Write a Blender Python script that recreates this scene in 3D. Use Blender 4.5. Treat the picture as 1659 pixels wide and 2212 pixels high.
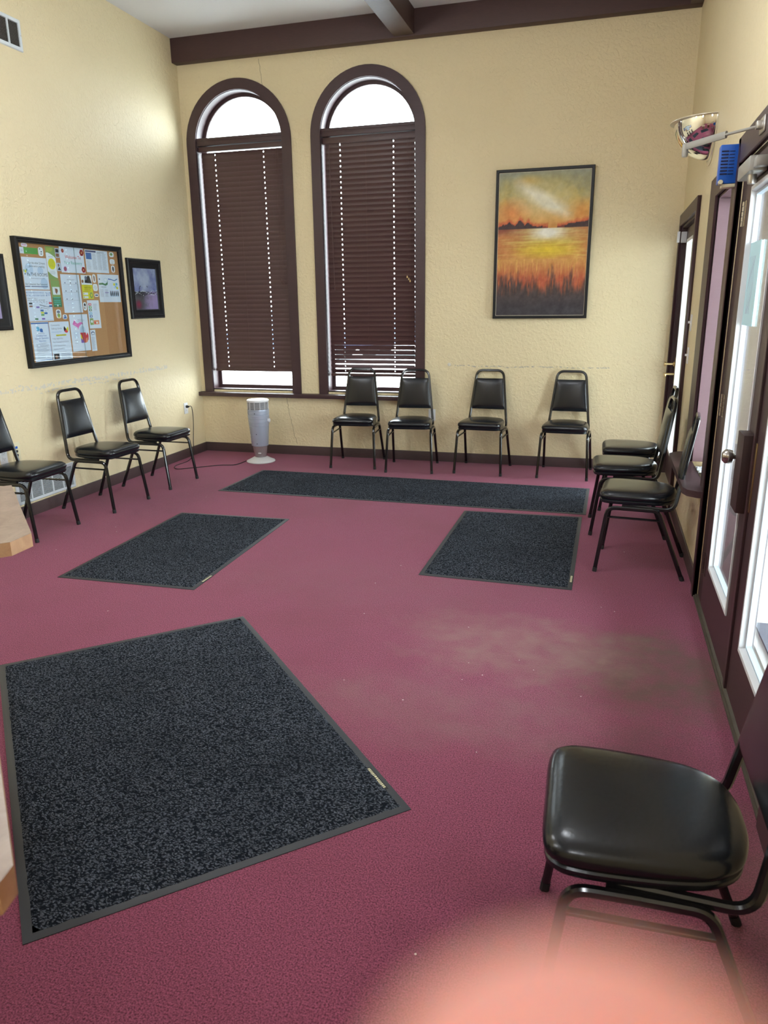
import bpy, bmesh, math, random
from math import sin, cos, pi, radians as rad, sqrt, atan2
from mathutils import Vector, Matrix, noise

random.seed(7)
for o in list(bpy.data.objects): bpy.data.objects.remove(o)
scn = bpy.context.scene
COL = scn.collection

# ------------------------------------------------------------------ camera
cam = bpy.data.cameras.new('camera'); camo = bpy.data.objects.new('camera', cam); COL.objects.link(camo)
PIT, YAW, ROL, FPX = rad(-15.8401), rad(16.4448), rad(-0.7106), 1599.73
CF = Vector((-sin(YAW)*cos(PIT), cos(YAW)*cos(PIT), sin(PIT)))
_r = Vector((cos(YAW), sin(YAW), 0)); _u = _r.cross(CF)
CR = cos(ROL)*_r + sin(ROL)*_u; CU = -sin(ROL)*_r + cos(ROL)*_u
CP = Vector((0, 0, 1.6))
M = Matrix((CR, CU, -CF)).transposed().to_4x4(); M.translation = CP
camo.matrix_world = M
cam.sensor_fit = 'VERTICAL'; cam.sensor_height = 24; cam.lens = 24*FPX/2212
cam.clip_start = 0.002; cam.clip_end = 300
cam.dof.use_dof = True; cam.dof.focus_distance = 3.6; cam.dof.aperture_fstop = cam.lens/4.1
scn.camera = camo

# ------------------------------------------------------------------ light and exposure
scn.view_settings.view_transform = 'Standard'; scn.view_settings.look = 'None'
scn.view_settings.gamma = 1; scn.view_settings.use_curve_mapping = False
scn.view_settings.exposure = 0.58
SKY = 15
FILL = 41.0
w = bpy.data.worlds.new('overcast_sky'); scn.world = w; w.use_nodes = True
bg = w.node_tree.nodes['Background']; bg.inputs[0].default_value = (0.90, 0.96, 1.0, 1); bg.inputs[1].default_value = SKY

def portal(loc, rot, sx, sy):
    l = bpy.data.lights.new('sky_portal', 'AREA'); l.shape = 'RECTANGLE'; l.size = sx; l.size_y = sy
    l.cycles.is_portal = True
    o = bpy.data.objects.new('sky_portal', l); COL.objects.link(o); o.location = loc; o.rotation_euler = rot
portal((0.76, 3.19, 1.1), (0, rad(90), 0), 2.2, 2.0)
portal((0.76, 4.67, 1.4), (0, rad(90), 0), 1.6, 0.7)
portal((0.76, 6.68, 1.1), (0, rad(90), 0), 2.2, 1.3)
portal((-3.66, 7.59, 2.2), (rad(-90), 0, 0), 1.0, 3.0)
portal((-2.31, 7.59, 2.2), (rad(-90), 0, 0), 1.0, 3.0)

# room numbers
XL, XR, YB, YN, ZC = -4.281, 0.579, 7.408, -3.2, 4.10

# ------------------------------------------------------------------ materials
MATS = {}
def mat(name, col=(.5,.5,.5), rough=.6, metal=0, spec=.5, emit=0, coat=0):
    if name in MATS: return MATS[name]
    m = bpy.data.materials.new(name); m.use_nodes = True
    b = m.node_tree.nodes['Principled BSDF']
    b.inputs['Base Color'].default_value = (*col, 1); b.inputs['Roughness'].default_value = rough
    b.inputs['Metallic'].default_value = metal; b.inputs['Specular IOR Level'].default_value = spec
    b.inputs['Coat Weight'].default_value = coat
    if emit:
        b.inputs['Emission Color'].default_value = (*col, 1); b.inputs['Emission Strength'].default_value = emit
    MATS[name] = m; return m
def s2l(r, g, b):
    f = lambda c: (c/255/12.92) if c/255 <= .04045 else ((c/255+.055)/1.055)**2.4
    return (f(r), f(g), f(b))
class NT:
    def __init__(s, m): s.t = m.node_tree; s.b = s.t.nodes['Principled BSDF']
    def n(s, typ, **k):
        x = s.t.nodes.new(typ)
        for a, v in k.items():
            if a.startswith('i_'): x.inputs[a[2:].replace('_', ' ')].default_value = v
            else: setattr(x, a, v)
        return x
    def l(s, a, b): s.t.links.new(a, b)
    def coord(s, kind='Object'): return s.n('ShaderNodeTexCoord').outputs[kind]
    def noise(s, vec, scale, detail=3, rough=.5, dist=0):
        x = s.n('ShaderNodeTexNoise'); x.inputs['Scale'].default_value = scale; x.inputs['Detail'].default_value = detail
        x.inputs['Roughness'].default_value = rough; x.inputs['Distortion'].default_value = dist; s.l(vec, x.inputs['Vector']); return x.outputs['Fac']
    def ramp(s, fac, stops):
        x = s.n('ShaderNodeValToRGB'); e = x.color_ramp.elements
        while len(e) < len(stops): e.new(.5)
        for q, (p, c) in zip(e, stops): q.position = p; q.color = (*c, 1) if len(c) == 3 else c
        s.l(fac, x.inputs[0]); return x.outputs[0]
    def mix(s, fac, a, b):
        x = s.n('ShaderNodeMix', data_type='RGBA')
        for sock, v in ((x.inputs[0], fac), (x.inputs[6], a), (x.inputs[7], b)):
            if hasattr(v, 'links'): s.l(v, sock)
            else: sock.default_value = v if not isinstance(v, tuple) else (*v, 1)
        return x.outputs[2]
    def math(s, op, a, b=0.0, c=0.0):
        x = s.n('ShaderNodeMath', operation=op)
        for i, v in enumerate((a, b, c)):
            if hasattr(v, 'links'): s.l(v, x.inputs[i])
            else: x.inputs[i].default_value = v
        return x.outputs[0]
    def bump(s, h, strength, dist=.01):
        x = s.n('ShaderNodeBump'); x.inputs['Strength'].default_value = strength; x.inputs['Distance'].default_value = dist
        s.l(h, x.inputs['Height']); s.l(x.outputs[0], s.b.inputs['Normal'])

def bumpy(name, col, rough, scale, strength, dist=.002, col2=None, cscale=3, **k):
    if name in MATS: return MATS[name]
    m = mat(name, col, rough, **k); t = NT(m); c = t.coord()
    t.bump(t.noise(c, scale, 3), strength, dist)
    if col2: t.l(t.mix(t.noise(c, cscale, 4), col, col2), t.b.inputs['Base Color'])
    return m

def m_wall(name, base, damage):
    """semi gloss cream paint over knock-down plaster; damage: (axis, z, u0, u1) scuffed line with bare plaster"""
    m = mat(name, base, .5, spec=.35); t = NT(m); c = t.coord()
    sp = t.n('ShaderNodeSeparateXYZ'); t.l(c, sp.inputs[0])
    n1 = t.noise(c, 34, 3, .55, .6); n2 = t.noise(c, 90, 2)
    h = t.math('ADD', t.ramp(n1, [(.42, (0,0,0)), (.6, (1,1,1))]), t.math('MULTIPLY', n2, .3))
    colr = t.mix(t.noise(c, 1.3, 3), tuple(x*.95 for x in base), tuple(min(1, x*1.04) for x in base))
    grime = t.ramp(t.noise(c, 2.2, 4), [(.5, (0,0,0)), (.75, (1,1,1))])
    low = t.ramp(sp.outputs[2], [(.1, (1,1,1)), (.75, (0,0,0))])
    colr = t.mix(t.math('MULTIPLY', t.math('MULTIPLY', grime, low), .35), colr, tuple(x*.72 for x in base))
    for ax, z, u0, u1, hw, dc in damage:
        u = sp.outputs['XYZ'.index(ax)]
        wob = t.math('MULTIPLY', t.math('SUBTRACT', t.noise(c, 6, 3), .5), .05)
        d = t.math('ABSOLUTE', t.math('ADD', t.math('SUBTRACT', sp.outputs[2], z), wob))
        band = t.math('LESS_THAN', d, t.math('MULTIPLY', t.noise(c, 22, 4), hw))
        inr = t.math('MULTIPLY', t.math('GREATER_THAN', u, u0), t.math('LESS_THAN', u, u1))
        spk = t.math('GREATER_THAN', t.noise(c, 48, 3), .5)
        f = t.math('MULTIPLY', t.math('MULTIPLY', band, inr), spk)
        colr = t.mix(f, colr, dc); h = t.math('SUBTRACT', h, t.math('MULTIPLY', f, 1.2))
    t.l(colr, t.b.inputs['Base Color']); t.bump(h, .55, .0035)
    return m
CREAM = s2l(228, 213, 174)
PLAST = s2l(212, 205, 188)
M_WL = m_wall('cream_plaster_left', CREAM, [('Y', .985, 4.2, 6.75, .035, PLAST), ('Y', .945, 4.9, 6.2, .012, PLAST)])
M_WB = m_wall('cream_plaster_back', CREAM, [('X', .975, -1.5, .05, .012, s2l(190,180,160))])
M_WR = m_wall('cream_plaster_right', CREAM, [])
M_CEIL = bumpy('ceiling_paint', s2l(226, 227, 228), .8, 60, .25, .002)

def wood_paint(name, col, rough=.42, k=1.25):
    m = mat(name, col, rough); t = NT(m); c = t.coord()
    mp = t.n('ShaderNodeMapping'); mp.inputs['Scale'].default_value = (8, 8, 60); t.l(c, mp.inputs[0])
    n = t.noise(mp.outputs[0], 3, 4)
    t.l(t.mix(n, tuple(x/k for x in col), tuple(x*k for x in col)), t.b.inputs['Base Color'])
    t.bump(n, .25, .002); return m
M_TRIM = wood_paint('brown_trim_paint', s2l(64, 44, 47))
M_BEAM = wood_paint('brown_beam_paint', s2l(70, 48, 46), .55)
M_JAMB = wood_paint('brown_jamb_shaded', s2l(58, 38, 38), .5)  # trim brown darkened for the shade in the door recesses
M_BASEB = wood_paint('brown_baseboard_rubber', s2l(76, 60, 60), .5)
M_SLAT = wood_paint('brown_slat', s2l(76, 53, 52), .38, 1.1)
M_CORD = mat('brown_cord', s2l(85, 62, 60), .8)

def m_carpet():
    m = mat('burgundy_carpet', s2l(120, 48, 72), .95, spec=.1); t = NT(m); c = t.coord()
    sp = t.n('ShaderNodeSeparateXYZ'); t.l(c, sp.inputs[0])
    t.b.inputs['Sheen Weight'].default_value = .17; t.b.inputs['Sheen Roughness'].default_value = .4; t.b.inputs['Sheen Tint'].default_value = (1, .82, .9, 1)
    fine = t.noise(c, 210, 3, .7); mid = t.noise(c, 60, 3); big = t.noise(c, 1.1, 4, .6); streak_map = t.n('ShaderNodeMapping')
    streak_map.inputs['Scale'].default_value = (3, 14, 1); t.l(c, streak_map.inputs[0]); st = t.noise(streak_map.outputs[0], 2, 4)
    a = s2l(74, 31, 46); b = s2l(172, 92, 120)
    col = t.mix(t.ramp(fine, [(.36, (0,0,0)), (.64, (1,1,1))]), a, b)
    col = t.mix(t.math('MULTIPLY', t.ramp(big, [(.45,(0,0,0)),(.7,(1,1,1))]), .4), col, s2l(112, 58, 66))
    col = t.mix(t.math('MULTIPLY', st, .22), col, s2l(150, 78, 100))
    # trodden grey-brown dirt in front of the entry doors, then darker patches
    def blob(x, y, rx, ry, amt, cc, col):
        dx = t.math('DIVIDE', t.math('SUBTRACT', sp.outputs[0], x), rx); dy = t.math('DIVIDE', t.math('SUBTRACT', sp.outputs[1], y), ry)
        d = t.math('SQRT', t.math('ADD', t.math('MULTIPLY', dx, dx), t.math('MULTIPLY', dy, dy)))
        d = t.math('ADD', d, t.math('MULTIPLY', t.math('SUBTRACT', t.noise(c, 3.5, 5, .65), .5), 1.3))
        f = t.ramp(d, [(.45, (1,1,1)), (1.0, (0,0,0))])
        return t.mix(t.math('MULTIPLY', t.math('MULTIPLY', f, t.ramp(t.noise(c, 9, 4), [(.3,(.35,.35,.35)),(.7,(1,1,1))])), amt), col, cc)
    col = blob(.30, 3.2, .50, .50, 1.0, s2l(104, 82, 74), col)
    col = blob(-.30, 3.3, .70, .42, .75, s2l(146, 112, 108), col)
    col = blob(.50, 1.9, .16, .5, .5, s2l(130, 100, 90), col)
    col = blob(-.4, 2.65, .9, .35, .4, s2l(140, 110, 108), col)
    col = blob(-1.2, 3.9, 1.4, .5, .3, s2l(128, 84, 92), col)
    col = blob(.25, 2.3, .35, .5, .5, s2l(72, 44, 50), col)  # darker patch at the right, near the doors
    col = blob(.1, 1.5, .6, .6, .35, s2l(70, 38, 50), col)  # darker patch around the foreground chair
    col = blob(-3.4, 5.2, .35, .8, .3, s2l(80, 45, 56), col)  # darker patch before the left wall chairs
    # pale crumbs
    v = t.n('ShaderNodeTexVoronoi'); v.inputs['Scale'].default_value = 14; t.l(c, v.inputs['Vector'])
    sp2 = t.n('ShaderNodeSeparateXYZ'); t.l(v.outputs['Color'], sp2.inputs[0])
    cr = t.math('MULTIPLY', t.math('LESS_THAN', v.outputs['Distance'], .045), t.math('GREATER_THAN', sp2.outputs[0], .86))
    col = t.mix(cr, col, s2l(215, 205, 200))
    t.l(col, t.b.inputs['Base Color'])
    t.bump(t.math('ADD', fine, t.math('MULTIPLY', mid, .5)), .7, .006); return m
M_CARPET = m_carpet()

def m_pile():
    m = mat('black_blue_mat_pile', s2l(38, 44, 54), .95, spec=.05); t = NT(m); c = t.coord()
    pass
    nz = t.n('ShaderNodeTexNoise'); nz.inputs['Scale'].default_value = 60; t.l(c, nz.inputs['Vector'])
    va = t.n('ShaderNodeVectorMath', operation='MULTIPLY_ADD'); va.inputs[1].default_value = (.02,)*3; t.l(nz.outputs['Color'], va.inputs[0]); t.l(c, va.inputs[2])
    mp = t.n('ShaderNodeMapping'); mp.inputs['Rotation'].default_value = (0, 0, .6); mp.inputs['Scale'].default_value = (1, 1.9, 1); t.l(va.outputs[0], mp.inputs[0])
    v = t.n('ShaderNodeTexVoronoi'); v.inputs['Scale'].default_value = 105; t.l(mp.outputs[0], v.inputs['Vector'])
    f = t.ramp(v.outputs['Distance'], [(.1, (1,1,1)), (.6, (0,0,0))])
    fine = t.noise(c, 260, 2); big = t.noise(c, 2.5, 3)
    col = t.mix(f, s2l(14, 17, 23), s2l(128, 135, 148))
    col = t.mix(t.math('MULTIPLY', fine, .5), col, s2l(44, 50, 60))
    col = t.mix(t.math('MULTIPLY', t.ramp(big, [(.45,(0,0,0)),(.7,(1,1,1))]), .3), col, s2l(26, 30, 36))
    v2 = t.n('ShaderNodeTexVoronoi'); v2.inputs['Scale'].default_value = 11; t.l(c, v2.inputs['Vector'])
    s2 = t.n('ShaderNodeSeparateXYZ'); t.l(v2.outputs['Color'], s2.inputs[0])
    cr = t.math('MULTIPLY', t.math('LESS_THAN', v2.outputs['Distance'], .035), t.math('GREATER_THAN', s2.outputs[1], .9))
    col = t.mix(cr, col, s2l(190, 190, 170))
    t.l(col, t.b.inputs['Base Color']); t.bump(t.math('ADD', f, fine), .8, .006); return m
M_PILE = m_pile()
M_RUB = bumpy('mat_rubber_edge', s2l(50, 53, 58), .55, 150, .2, .001)
M_VINYL = bumpy('black_vinyl', (.006, .0075, .0105), .24, 55, .35, .0012, spec=.5)
M_TUBE = mat('black_gloss_tube', (.007, .007, .008), .16, spec=.6)
M_CAPB = mat('black_rubber_foot', (.012, .012, .013), .7)
M_FRAME = mat('black_frame_lacquer', (.008, .008, .009), .4, spec=.3)
M_WHITE = mat('white_plastic', s2l(226, 228, 230), .35)
M_VENTW = mat('white_vent_enamel', s2l(215, 222, 226), .35)
M_DARK = mat('dark_void', (.012, .011, .010), .9)
M_BRASS = mat('brass', (.62, .47, .23), .3, metal=1)
M_STEEL = mat('brushed_steel', (.55, .53, .50), .3, metal=1)
M_GREY = mat('grey_closer_paint', s2l(165, 163, 156), .38, metal=.35)
M_NICK = mat('worn_nickel', (.42, .39, .36), .25, metal=1)
M_CHROME = mat('mirror_chrome', (.95, .95, .95), .02, metal=1)
M_BLUE = mat('blue_plastic', s2l(28, 92, 190), .35)
M_SILV = mat('silver_plastic', s2l(168, 176, 192), .3, metal=.25)
M_SILV2 = mat('polished_silver_plastic', s2l(176, 170, 168), .18, metal=.6)
M_LGREY = mat('light_grey_plastic', s2l(205, 205, 208), .4)
M_CORK = bumpy('cork', s2l(176, 122, 78), .85, 260, .3, .001, s2l(196, 146, 100), 120)
M_IVORY = mat('ivory_plastic', s2l(222, 214, 180), .4)
M_WHTRIM = mat('white_door_bead', s2l(222, 226, 230), .5)
M_CAULK = mat('pale_bead', s2l(190, 206, 220), .5)
def m_glass():
    m = bpy.data.materials.new('thin_glass'); m.use_nodes = True; t = m.node_tree; t.nodes.clear()
    o = t.nodes.new('ShaderNodeOutputMaterial'); mx = t.nodes.new('ShaderNodeMixShader'); tr = t.nodes.new('ShaderNodeBsdfTransparent'); gl = t.nodes.new('ShaderNodeBsdfGlossy')
    lw = t.nodes.new('ShaderNodeLayerWeight'); lw.inputs[0].default_value = .5
    pw = t.nodes.new('ShaderNodeMath'); pw.operation = 'POWER'; pw.inputs[1].default_value = 5; t.links.new(lw.outputs['Facing'], pw.inputs[0])
    fr = t.nodes.new('ShaderNodeMath'); fr.operation = 'MULTIPLY_ADD'; fr.inputs[1].default_value = .7; fr.inputs[2].default_value = .035; t.links.new(pw.outputs[0], fr.inputs[0]); tr.inputs[0].default_value = (.93, .965, .97, 1); gl.inputs['Roughness'].default_value = .02
    t.links.new(fr.outputs[0], mx.inputs[0]); t.links.new(tr.outputs[0], mx.inputs[1]); t.links.new(gl.outputs[0], mx.inputs[2]); t.links.new(mx.outputs[0], o.inputs[0]); return m
M_GLASS = m_glass()
def m_laminate(name, a, b):
    m = mat(name, a, .3); t = NT(m); c = t.coord()
    n = t.noise(c, 9, 5, .7, 1.5); n2 = t.noise(c, 45, 3)
    col = t.mix(t.ramp(n, [(.35, (0,0,0)), (.65, (1,1,1))]), a, b); col = t.mix(t.math('MULTIPLY', n2, .3), col, tuple(x*.7 for x in a))
    t.l(col, t.b.inputs['Base Color']); return m
M_LAM = m_laminate('stone_laminate', s2l(168, 148, 132), s2l(140, 118, 104))
M_LAME = m_laminate('stone_laminate_lit_edge', s2l(205, 165, 128), s2l(178, 136, 104))  # same laminate, lightened and warmed for the light on the edge
M_CABW = wood_paint('cabinet_wood', s2l(96, 62, 44), .45)

# ------------------------------------------------------------------ mesh helpers
class MB:
    """collects geometry for ONE mesh object; coordinates are world (or the thing's own when built at the origin)"""
    def __init__(s): s.bm = bmesh.new(); s.mi = 0
    def _t(s, faces):
        for f in faces: f.material_index = s.mi
        return s
    def box(s, x0, y0, z0, x1, y1, z1, bev=0):
        vs = [s.bm.verts.new(p) for p in ((x0,y0,z0),(x1,y0,z0),(x1,y1,z0),(x0,y1,z0),(x0,y0,z1),(x1,y0,z1),(x1,y1,z1),(x0,y1,z1))]
        fs = [s.bm.faces.new([vs[i] for i in q]) for q in ((3,2,1,0),(4,5,6,7),(0,1,5,4),(1,2,6,5),(2,3,7,6),(3,0,4,7))]
        s._t(fs)
        if bev:
            r = bmesh.ops.bevel(s.bm, geom=list({e for f in fs for e in f.edges}), offset=bev, segments=2, affect='EDGES', profile=.6)
            s._t(r['faces'])
        return s
    def rings(s, rings, close=True, cap0=True, cap1=True):
        rr = [[s.bm.verts.new(p) for p in r] for r in rings]; n = len(rr[0]); fs = []
        for a, b in zip(rr, rr[1:]):
            for i in range(n if close else n-1):
                j = (i+1) % n; fs.append(s.bm.faces.new((a[i], a[j], b[j], b[i])))
        if cap0: fs.append(s.bm.faces.new(rr[0][::-1]))
        if cap1: fs.append(s.bm.faces.new(rr[-1]))
        return s._t(fs)
    def lathe(s, prof, c=(0,0,0), n=32, axis='Z'):
        R = []
        for r, h in prof:
            ring = []
            for i in range(n):
                a = 2*pi*i/n; x, y = max(r, 1e-5)*cos(a), max(r, 1e-5)*sin(a)
                p = {'Z': (x, y, h), 'X': (h, x, y), 'Y': (y, h, x)}[axis]
                ring.append((p[0]+c[0], p[1]+c[1], p[2]+c[2]))
            R.append(ring)
        return s.rings(R)
    def sweep(s, pts, prof, up=(0,0,1), closed=False):
        P = [Vector(p) for p in pts]; R = []; N = len(P)
        t0 = (P[1]-P[0]).normalized(); u = Vector(up); u = (u - t0*u.dot(t0)).normalized()
        for i, p in enumerate(P):
            if closed: t = (P[(i+1) % N]-P[i-1]).normalized()
            else: t = (P[min(i+1, N-1)]-P[max(i-1, 0)]).normalized()
            u = (u - t*u.dot(t)).normalized(); v = t.cross(u)
            R.append([p + u*a + v*b for a, b in prof])
        if closed: R.append(R[0])
        return s.rings(R, cap0=not closed, cap1=not closed)
    def poly(s, pts, z0=None, z1=None):
        """flat polygon in xy extruded z0..z1"""
        return s.rings([[(x, y, z0) for x, y in pts], [(x, y, z1) for x, y in pts]])
    def frame(s, u0, v0, u1, v1, m, d0, d1, tf, prof=None):
        """rectangular moulding mitred at corners; prof list of (inset, depth); tf(u,v,d)->xyz"""
        prof = prof or [(0, d0), (0, d1), (m, d1), (m, d0)]
        cor = [(u0, v0, 1, 1), (u1, v0, -1, 1), (u1, v1, -1, -1), (u0, v1, 1, -1)]
        R = [[tf(a+sa*i, b+sb*i, d) for i, d in prof] for a, b, sa, sb in cor]; R.append(R[0])
        return s.rings(R, cap0=False, cap1=False)
    def grid(s, f, nu, nv):
        V = [[s.bm.verts.new(f(i/nu, j/nv)) for j in range(nv+1)] for i in range(nu+1)]
        return s._t([s.bm.faces.new((V[i][j], V[i+1][j], V[i+1][j+1], V[i][j+1])) for i in range(nu) for j in range(nv)])
def circ(r, n=10): return [(r*cos(2*pi*i/n), r*sin(2*pi*i/n)) for i in range(n)]
def rsq(a, b=None, k=.35):
    b = b or a; c = a*k; d = b*k
    return [(a, -b+d), (a, b-d), (a-c, b), (-a+c, b), (-a, b-d), (-a, -b+d), (-a+c, -b), (a-c, -b)]
def fillet(pts, r, n=6):
    P = [Vector(p) for p in pts]; out = [P[0]]
    for i in range(1, len(P)-1):
        rr = r[i-1] if isinstance(r, (list, tuple)) else r
        a = (P[i-1]-P[i]); b = (P[i+1]-P[i]); ang = a.angle(b); tl = min(rr/math.tan(ang/2), a.length*.49, b.length*.49)
        p0 = P[i]+a.normalized()*tl; p1 = P[i]+b.normalized()*tl
        for k in range(n+1):
            t = k/n; out.append((1-t)**2*p0 + 2*t*(1-t)*P[i] + t*t*p1)
    out.append(P[-1]); return out

def obj(name, mb, mats, parent=None, smooth=True, loc=None):
    bm = mb.bm; bmesh.ops.remove_doubles(bm, verts=bm.verts, dist=1e-6); bmesh.ops.recalc_face_normals(bm, faces=bm.faces)
    root = parent
    while root is not None and root.parent is not None: root = root.parent
    off = Vector(loc) if (loc and root is None) else (root.location if root is not None else Vector((0,0,0)))
    if off.length > 0: bmesh.ops.translate(bm, verts=bm.verts, vec=-off)
    me = bpy.data.meshes.new(name); bm.to_mesh(me); bm.free()
    for m in (mats if isinstance(mats, (list, tuple)) else [mats]): me.materials.append(m)
    if smooth:
        for p in me.polygons: p.use_smooth = True
        me.set_sharp_from_angle(angle=rad(38))
    o = bpy.data.objects.new(name, me); COL.objects.link(o)
    if parent is not None: o.parent = parent
    elif loc: o.location = loc
    return o
def thing(name, label, cat, loc=(0,0,0), group=None):
    o = bpy.data.objects.new(name, None); COL.objects.link(o); o.location = loc; o.empty_display_size = .1
    o['label'] = label; o['category'] = cat
    if group: o['group'] = group
    return o
def tag(o, label, cat, group=None):
    o['label'] = label; o['category'] = cat
    if group: o['group'] = group
    return o
def struct(o): o['kind'] = 'structure'; return o
def dup(root):
    r = root.copy(); COL.objects.link(r)
    for ch in list(root.children):
        c = ch.copy(); COL.objects.link(c); c.parent = r
        for g in list(ch.children):
            d = g.copy(); COL.objects.link(d); d.parent = c
    return r

def plate(outer, holes, d0, d1, tf):
    """flat panel with holes, extruded from depth d0 to d1, mapped with tf(u,v,d); returns MB"""
    cu = bpy.data.curves.new('c', 'CURVE'); cu.dimensions = '2D'; cu.fill_mode = 'BOTH'; cu.extrude = abs(d1-d0)/2
    for ring in [outer]+holes:
        sp = cu.splines.new('POLY'); sp.points.add(len(ring)-1); sp.use_cyclic_u = True
        for p, (a, b) in zip(sp.points, ring): p.co = (a, b, 0, 1)
    o = bpy.data.objects.new('c', cu); COL.objects.link(o); bpy.context.view_layer.update()
    me = bpy.data.meshes.new_from_object(o.evaluated_get(bpy.context.evaluated_depsgraph_get()))
    mb = MB(); mb.bm.from_mesh(me); mid = (d0+d1)/2
    for v in mb.bm.verts: v.co = Vector(tf(v.co.x, v.co.y, v.co.z+mid))
    bpy.data.objects.remove(o); bpy.data.curves.remove(cu); bpy.data.meshes.remove(me)
    return mb
def text_into(mb, s, size, x, y, z, mi, align='LEFT', sx=1.0, width=None, tf=None):
    cu = bpy.data.curves.new('t', 'FONT'); cu.body = s; cu.size = size; cu.align_x = align; cu.resolution_u = 2
    o = bpy.data.objects.new('t', cu); COL.objects.link(o); bpy.context.view_layer.update()
    me = bpy.data.meshes.new_from_object(o.evaluated_get(bpy.context.evaluated_depsgraph_get()))
    if width and len(me.vertices):
        wd = max(v.co.x for v in me.vertices)-min(v.co.x for v in me.vertices); sx = width/max(wd, 1e-6)
    for v in me.vertices:
        p = (v.co.x*sx+x, v.co.y+y, z); v.co = Vector(tf(*p)) if tf else Vector(p)
    n0 = len(mb.bm.faces); mb.bm.from_mesh(me); mb.bm.faces.ensure_lookup_table()
    for f in mb.bm.faces[n0:]: f.material_index = mi
    bpy.data.objects.remove(o); bpy.data.curves.remove(cu); bpy.data.meshes.remove(me)
TB = lambda u, v, d: (u, d, v)       # back wall: u = x, v = z, d = y
TS = lambda u, v, d: (d, u, v)       # side walls: u = y, v = z, d = x
rect = lambda a, b, c, d: [(a, b), (c, b), (c, d), (a, d)]
def arch(cx, r, z0, zs, n=28): return [(cx-r, z0), (cx+r, z0)] + [(cx+r*cos(pi*i/n), zs+r*sin(pi*i/n)) for i in range(n+1)]

# ------------------------------------------------------------------ room shell
ZS = 3.151; WX = (-3.657, -2.307)
struct(obj('floor', MB().box(XL-.2, YN-.2, -.15, XR+.02, YB+.2, 0), M_CARPET))
struct(obj('ceiling', MB().box(XL-.2, YN-.2, ZC, XR+.2, YB+.2, ZC+.15), M_CEIL))
struct(obj('wall_back', plate(rect(XL-.2, -.15, XR+.2, ZC), [arch(x, .478, .70, ZS) for x in WX], YB, YB+.2, TB), M_WB, smooth=False))
struct(obj('wall_left', MB().box(XL-.2, YN-.2, -.15, XL, YB, ZC), M_WL))
struct(obj('wall_right', plate([(YN-.2, -.15), (2.20, -.15), (2.20, 2.225), (4.165, 2.225), (4.165, -.15), (6.06, -.15), (6.06, 2.205), (7.30, 2.205), (7.30, -.15), (YB, -.15), (YB, ZC), (YN-.2, ZC)],
    [rect(4.344, .60, 5.0, 2.17)], XR, XR+.2, TS), M_WR, smooth=False))
struct(obj('wall_near', MB().box(XL, YN-.2, -.15, XR, YN, ZC), M_WR))
# baseboards
struct(obj('baseboard_back', MB().box(XL+.012, YB-.012, 0, XR, YB, .098, .003), M_BASEB))
struct(obj('baseboard_left', MB().box(XL, YN, 0, XL+.012, YB, .098, .003), M_BASEB))
struct(obj('baseboard_right', MB().box(XR-.012, 4.23, 0, XR, 6.0, .10, .003).box(XR-.012, YN, 0, XR, 2.1, .10, .003), M_BASEB))
# beams under the ceiling
struct(obj('trim_1', MB().box(XL, 7.309, 3.885, XR, YB, ZC, .006), M_BEAM))
struct(obj('trim_2', MB().box(-2.01, YN, 3.895, -1.82, 7.309, ZC, .006), M_BEAM))
struct(obj('trim_3', MB().box(XR-.10, YN, 3.885, XR, 7.309, ZC, .006), M_BEAM))
# plaster cracks on the back wall: hair thin grooves filled darker
def crack(pts, y, w_):
    mb = MB(); P = []
    for (x0, z0), (x1, z1) in zip(pts, pts[1:]):
        for k in range(8): t = k/8; P.append((x0+(x1-x0)*t+random.uniform(-.006, .006), y, z0+(z1-z0)*t))
    mb.sweep(P, rsq(w_, .0006), up=(1, 0, 0)); return mb
M_CRACK = mat('plaster_crack', s2l(160, 146, 116), .9)
struct(obj('trim_4', crack([(-3.39, 3.87), (-3.36, 3.6), (-3.335, 3.52)], YB, .0022), M_CRACK))
struct(obj('trim_5', crack([(-3.27, .62), (-3.24, .45), (-3.20, .25), (-3.16, .10)], YB, .0025), M_CRACK))

# ------------------------------------------------------------------ arched windows and their blinds
for wi, cx in enumerate(WX):
    t = thing('window_%d' % (wi+1), 'x', 'x', (cx, YB, .70)); del t['label']; del t['category']; struct(t)
    ca = obj('casing', plate([(cx-.474, .668), (cx-.571, .668)] + [(cx-.571*cos(pi*i/28), ZS+.571*sin(pi*i/28)) for i in range(29)] + [(cx+.571, .668), (cx+.474, .668)] + [(cx+.474*cos(pi*i/28), ZS+.474*sin(pi*i/28)) for i in range(29)], [], YB-.022, YB, TB), M_TRIM, t, smooth=False)
    obj('reveal', plate(arch(cx, .482, .69, ZS), [arch(cx, .470, .702, ZS)], YB, YB+.198, TB), M_TRIM, t)
    obj('sash_frame', plate(arch(cx, .470, .702, ZS), [arch(cx, .440, .735, ZS)], YB+.125, YB+.165, TB), M_TRIM, t, smooth=False)
    obj('mullion', MB().box(cx-.474, YB+.0, 3.145, cx+.474, YB+.165, 3.20, .004).box(cx-.474, YB-.004, 3.19, cx+.474, YB+.03, 3.215, .003), M_TRIM, t)
    g = plate(arch(cx, .445, .73, ZS), [], YB+.140, YB+.144, TB); obj('glass_pane', g, M_GLASS, t, smooth=False)
struct(obj('trim_6', MB().box(XL, 7.325, .625, -1.70, YB+.12, .668, .006), M_TRIM))
obj_sill = bpy.data.objects['trim_6']

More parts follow.
